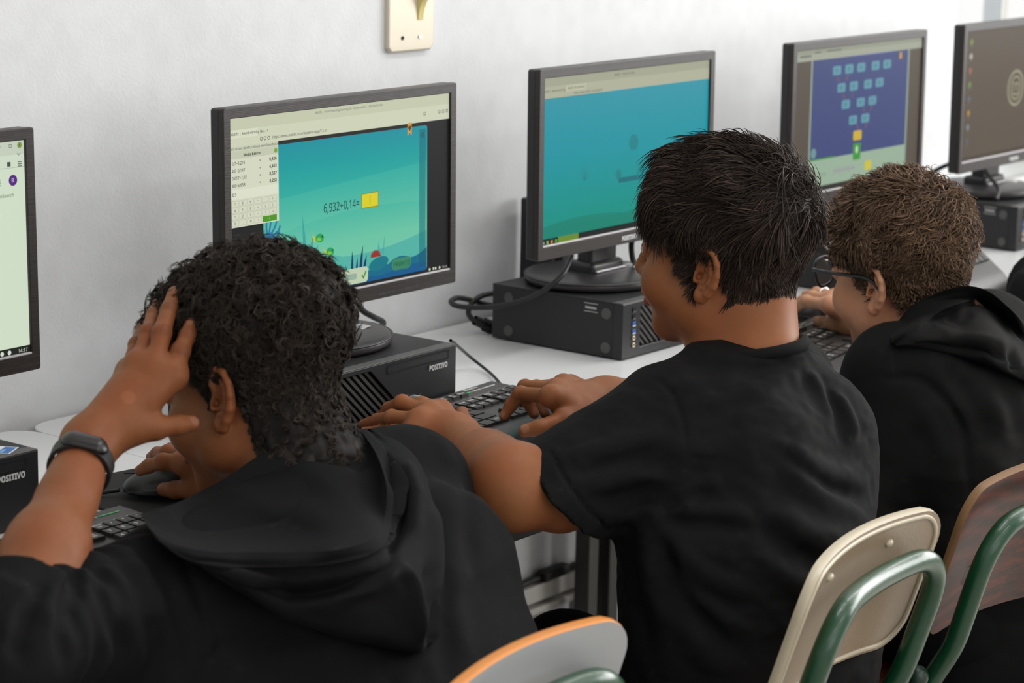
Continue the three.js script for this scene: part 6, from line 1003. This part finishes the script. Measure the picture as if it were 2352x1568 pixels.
// ============ a fourth pupil further along: only a bent sleeve shows ============
function pupilBeyond() {
  const o = thing('person', 'person in a crumpled black sleeve leaning on the desk below the brown desktop screen', 'person', [0, 0, 0]);
  const H = headFrame(V(2.62, 1.02, 0.83), 0, 4, 0), hf = headField(), hw = inWorld(hf, H), base = [0.42, 0.2, 0.11], el = atY(2352, 672, 0.808), shL = V(2.50, 0.84, 0.86), shR = V(2.80, 0.84, 0.86), elR = V(2.90, 0.72, 0.70), wr = V(2.44, 0.80, 0.52), neck = V(2.63, 0.90, 0.88), low = H.out(0, -0.055, -0.032);
  el.x += 0.045; el.z += 0.02;
  const nk = join([[hw2(hw, H), 0.001], [cone(low, neck, 0.05, 0.056), 0.022]]), hand = join([[cone(el, wr, 0.035, 0.024), 0.02], [cone(wr, V(2.48, 0.795, 0.46), 0.024, 0.018), 0.02], [cone(V(2.48, 0.795, 0.46), V(2.50, 0.785, 0.41), 0.014, 0.009), 0.01]]);
  part('body', mergeGeometries([net(nk, [2.5, 0.84, 0.68], [2.75, 1.17, 0.96], 0.005, skinColor(base, { extra: scalpTint(H, hf.scalp, hairMask(), [0.02, 0.015, 0.012]) })), net(hand, hand.lo, hand.hi, 0.006, skinColor(base))]), SKIN(base), o);
  const up = bunch(cone(shL, el, 0.072, 0.062), el, shL.clone().sub(el), 0.008, 190, 0.16); up.c = [...shL.clone().lerp(el, 0.5).toArray(), 0.34];
  const b = join([[trunk([[2.62, 0.42, 0.98, 0.18, 0.13], [2.63, 0.68, 0.93, 0.185, 0.13], [2.64, 0.82, 0.89, 0.165, 0.1], [2.635, 0.875, 0.875, 0.1, 0.07]]), 0.02], [cone(neck, shL, 0.055, 0.07), 0.05], [cone(neck, shR, 0.055, 0.07), 0.05], [up, 0.03], [cone(el, el.clone().lerp(wr, 0.7), 0.058, 0.042), 0.02], [cone(shR, elR, 0.07, 0.055), 0.04], [cone(elR, V(2.80, 0.77, 0.56), 0.055, 0.04), 0.03]]);
  const s = (x, y, z) => b(x, y, z) - 0.003 * fbm(x * 30, y * 30, z * 30, 2); const cloth = CLOTH(0.011, 0.0108, 0.0112, 0.14); part('sweatshirt', net(s, b.lo, b.hi, 0.007, clothTone, 0.02), cloth, o);
  legsFor(o, V(2.54, 0.50, 0.95), V(2.72, 0.50, 0.95), V(2.53, 0.515, 0.57), V(2.74, 0.51, 0.56), CLOTH(0.006, 0.006, 0.0065, 0.05));
  const mask = hairMask(), lift = () => 0.014, st = waves(hf, H, { mask, count: 2500, seed: 91, crown: V(0, 0.11, -0.07), flow: (p, n, w) => { const d = p.clone().sub(w).add(V(0, -0.02, 0)); d.addScaledVector(n, -d.dot(n)); return d.normalize(); }, lift, len: () => 0.035, steps: 5, swirl: 0.5, wave: 0.1, turns: 0.7, curl: 0, width: 0.0011, color: (p, r) => { const k = 0.6 + 0.8 * r(); return [0.03 * k, 0.022 * k, 0.017 * k]; } });
  part('hair', mergeGeometries([hairCap(hf, H, mask, () => 0.009, () => [0.012, 0.009, 0.007], 0.006), st]), HAIR(), o);
}
// ------------------------------------------------------------ school chairs: bent tube frame, moulded back; origin on the floor below the seat's middle, sitter faces -z
M.green = phys({ color: rgb(0.004, 0.050, 0.019), roughness: 0.24, clearcoat: 0.25, clearcoatRoughness: 0.1, bumpMap: rep(M.grain, 2, 2), bumpScale: 0.00015 });
M.greenCap = std({ color: rgb(0.012, 0.03, 0.02), roughness: 0.35 });
M.chairWood = (() => { const n = pnoise(512, 6, 31), f = pnoise(512, 120, 32); return dataTex(512, 512, (x, y) => { const g = Math.sin((y * 0.16 + 9 * n(x * 0.35, y)) * 1.0) * 0.5 + 0.5, k = 0.6 + 0.35 * g + 0.25 * f(x * 0.2, y * 2); return [88 * k, 34 * k, 15 * k]; }, true); })();
M.plyEdge = (() => { const r = rng(3), l = []; for (let i = 0; i < 64; i++) l.push(0.75 + 0.5 * r()); return dataTex(64, 64, (x, y) => [196 * l[y], 120 * l[y], 34 * l[y]], true); })();
function backPanel(w, h, t, curve, r) {   // rounded board bent about the upright axis; front and back faces, edge kept apart
  const sh = new THREE.Shape(), a = w / 2; sh.moveTo(-a + r, 0); sh.lineTo(a - r, 0); sh.quadraticCurveTo(a, 0, a, r); sh.lineTo(a, h - r); sh.quadraticCurveTo(a, h, a - r, h); sh.lineTo(-a + r, h); sh.quadraticCurveTo(-a, h, -a, h - r); sh.lineTo(-a, r); sh.quadraticCurveTo(-a, 0, -a + r, 0);
  const pts = sh.getPoints(14), N = pts.length; const bend = (x, y, z) => [x, y, z - curve * (1 - (x / a) ** 2) + 0.10 * curve];
  // faces: fan of columns so that the bend is smooth
  const cols = 28, rows = 10, face = (z, flip) => { const pos = [], uv = [], idx = []; const lim = (x) => { const e = a - Math.abs(x); if (e >= r) return [0, h]; const q = 1 - e / r, d = r * (1 - Math.sqrt(Math.max(0, 1 - q * q))); return [d, h - d]; }; for (let i = 0; i <= cols; i++) { const x = a * Math.sin((i / cols - 0.5) * Math.PI), [y0, y1] = lim(x); for (let j = 0; j <= rows; j++) { const y = mix(y0, y1, j / rows), p = bend(x, y, z); pos.push(...p); uv.push(x * 3, y * 3); } } for (let i = 0; i < cols; i++) for (let j = 0; j < rows; j++) { const q = i * (rows + 1) + j; if (flip) idx.push(q, q + 1, q + rows + 1, q + 1, q + rows + 2, q + rows + 1); else idx.push(q, q + rows + 1, q + 1, q + 1, q + rows + 1, q + rows + 2); } const g = new THREE.BufferGeometry(); g.setAttribute('position', new THREE.Float32BufferAttribute(pos, 3)); g.setAttribute('uv', new THREE.Float32BufferAttribute(uv, 2)); g.setIndex(idx); g.computeVertexNormals(); return g; };
  const lim = (x) => { const e = a - Math.abs(x); if (e >= r) return [0, h]; const q = 1 - e / r, d = r * (1 - Math.sqrt(Math.max(0, 1 - q * q))); return [d, h - d]; };
  const loop = []; for (let i = 0; i <= cols; i++) { const x = a * Math.sin((i / cols - 0.5) * Math.PI); loop.push([x, lim(x)[1]]); } for (let i = cols; i >= 0; i--) { const x = a * Math.sin((i / cols - 0.5) * Math.PI); loop.push([x, lim(x)[0]]); } loop.push(loop[0]);
  const pos = [], uv = [], idx = []; const K = 4; loop.forEach(([x, y], i) => { for (let k = 0; k <= K; k++) { const s = k / K * 2 - 1, off = 0.0014 * (1 - s * s), cx = x, cy = y - h / 2, L = Math.hypot(cx, cy) || 1; const p = bend(x + cx / L * off, y + cy / L * off, s * t / 2); pos.push(...p); uv.push(i * 0.08, k / K); } });
  for (let i = 0; i + 1 < loop.length; i++) for (let k = 0; k < K; k++) { const q = i * (K + 1) + k; idx.push(q, q + 1, q + K + 1, q + 1, q + K + 2, q + K + 1); } const e = new THREE.BufferGeometry(); e.setAttribute('position', new THREE.Float32BufferAttribute(pos, 3)); e.setAttribute('uv', new THREE.Float32BufferAttribute(uv, 2)); e.setIndex(idx); e.computeVertexNormals();
  const lip = loop.slice(0, -1).map(([x, y]) => { const k = 0.957, yy = h / 2 + (y - h / 2) * 0.93; return V(...bend(x * k, yy, t / 2)); });
  return { back: face(t / 2, false), front: face(-t / 2, true), edge: e, lip: new THREE.TubeGeometry(new THREE.CatmullRomCurve3(lip, true, 'centripetal'), 160, 0.003, 8, true) };
}
function chair(x, z, turn, label, backMat, edgeMat, opt = {}) {
  const o = thing('school_chair', label, 'chair', [x, 0, z], turn), w = opt.w ?? 0.325, h = opt.h ?? 0.178, top = opt.top ?? 0.765, rake = opt.rake ?? 0.30, zb = 0.185;
  const p = backPanel(w, h, 0.011, opt.curve ?? 0.026, opt.r ?? 0.042), place = (g) => { g.translate(0, -h, 0); g.rotateX(rake); g.translate(0, top, zb); return g; };
  const br = part('backrest', place(p.back), backMat, o); part('front_face', place(p.front), opt.frontMat ?? backMat, br); part('edge', place(p.edge), edgeMat, br); if (opt.lip) part('moulded_lip', place(p.lip), edgeMat, br);
  if (opt.ink) { const tx = printTex(128, 128, (k) => { k.strokeStyle = '#fff'; k.lineWidth = 5; k.lineCap = 'round'; k.beginPath(); k.moveTo(20, 34); k.lineTo(92, 28); k.moveTo(56, 30); k.quadraticCurveTo(70, 70, 64, 104); k.quadraticCurveTo(48, 122, 40, 96); k.lineTo(44, 84); k.stroke(); }); const q = decal(0.046, 0.05, -0.098, h - 0.125, -0.004); part('ink_mark', place(q), std({ color: rgb(0.004, 0.004, 0.004), roughness: 0.6, map: tx, transparent: true }), br, 'scribbled ink letter'); }
  // bent tube: upright - bend - cross bar - bend - upright, just behind the panel
  const tr = 0.0127, cv = opt.curve ?? 0.026, at = (x0, d) => { const back = 0.038 - cv * (1 - (2 * x0 / w) ** 2) + 0.1 * cv; return V(x0, top - d * Math.cos(rake), zb - d * Math.sin(rake) + back); }, tw = w / 2 - 0.028, pts = [];
  const seatY = 0.43, arc = []; for (let k = 0; k <= 6; k++) { const a = k / 6 * Math.PI / 2; arc.push([0.058 * (1 - Math.cos(a)), 0.100 - 0.056 * Math.sin(a)]); }
  for (const s of [-1, 1]) { const seq = [V(s * tw, seatY - 0.02, zb - 0.09), V(s * tw, seatY + 0.08, zb - 0.07), at(s * tw, 0.20, 0.026), at(s * tw, 0.17, 0.028), at(s * tw, 0.14, 0.030), at(s * tw, 0.12, 0.031), ...arc.map(([ix, d], k) => at(s * (tw - ix), d, 0.031 - 0.0012 * k)), at(s * (tw - 0.072), 0.044), at(s * (tw - 0.09), 0.044), ...(s < 0 ? [at(-0.025, 0.044), at(0, 0.044), at(0.025, 0.044)] : [])]; pts.push(...(s < 0 ? seq : seq.reverse())); }
  let sp = new THREE.CatmullRomCurve3(pts, false, 'centripetal').getSpacedPoints(90); for (let k = 0; k < 4; k++) sp = sp.map((p, i) => i && i < 90 ? p.clone().multiplyScalar(2).add(sp[i - 1]).add(sp[i + 1]).multiplyScalar(0.25) : p);
  part('back_tube', new THREE.TubeGeometry(new THREE.CatmullRomCurve3(sp, false, 'centripetal'), 180, tr, 14), M.green, o);
  for (const s of [-1, 1]) for (const q of [-1, 1]) { const xx = s * (tw + 0.029), z0 = q < 0 ? -0.15 : 0.13, g = tube([[xx + s * 0.02, 0.01, z0 + q * 0.04], [xx + s * 0.008, 0.25, z0 + q * 0.015], [xx, q > 0 ? 0.545 : 0.42, z0]], 0.0115, 20, 12); const lg = part('leg', g, M.green, o); const cp = new THREE.SphereGeometry(0.0128, 16, 10); cp.scale(1, 1.1, 1); cp.translate(xx, q > 0 ? 0.546 : 0.42, z0); part('cap', cp, M.greenCap, lg); }
  part('seat_frame', merge([-1, 1].map((s) => tube([[s * (tw + 0.02), seatY - 0.025, -0.16], [s * (tw + 0.02), seatY - 0.025, 0.14]], 0.011, 6, 10))), M.green, o);
  part('seat', (() => { const g = box(0.36, 0.012, 0.34, 0, seatY - 0.006, -0.02, 0.006, 3); return g; })(), opt.frontMat ?? backMat, o);
  if (opt.rivets) for (const s of [-1, 1]) { const g = new THREE.SphereGeometry(0.006, 12, 8); g.scale(1.3, 0.7, 0.6); const q = at(s * tw * 0.52, 0.026); g.translate(q.x, q.y, q.z - 0.0325); part('rivet', g, edgeMat, o); }
  return o;
}
{
  const beige = std({ color: rgb(0.25, 0.185, 0.12), roughness: 0.34, bumpMap: rep(M.grain, 1, 1), bumpScale: 0.0002 }), beigeEdge = std({ color: rgb(0.47, 0.41, 0.30), roughness: 0.4 });
  const wood = phys({ map: M.chairWood, roughness: 0.42, clearcoat: 0.08, clearcoatRoughness: 0.3 }), woodEdge = std({ color: rgb(0.26, 0.13, 0.045), roughness: 0.6, bumpMap: rep(M.grain, 2, 2), bumpScale: 0.0004 });
  const grey = std({ color: rgb(0.36, 0.37, 0.38), roughness: 0.38 }), ply = std({ map: M.plyEdge, roughness: 0.5 });
  chair(-0.05, 0.92, 0.066, 'school chair with a grey backrest and orange plywood edge under the curly haired boy', grey, ply, { top: 0.79 });
  chair(0.474, 0.971, 0.09, 'school chair with a moulded beige backrest and green tube frame', beige, beigeEdge, { top: 0.79, w: 0.345, rivets: true, lip: true });
  chair(0.955, 0.975, -0.19, 'school chair with a varnished brown wooden backrest and green tube frame', wood, woodEdge, { top: 0.78, h: 0.20, w: 0.345, ink: true });
}
boyTee(); boyHand(); boyGlasses(); pupilBeyond();
renderer.render(scene, camera);
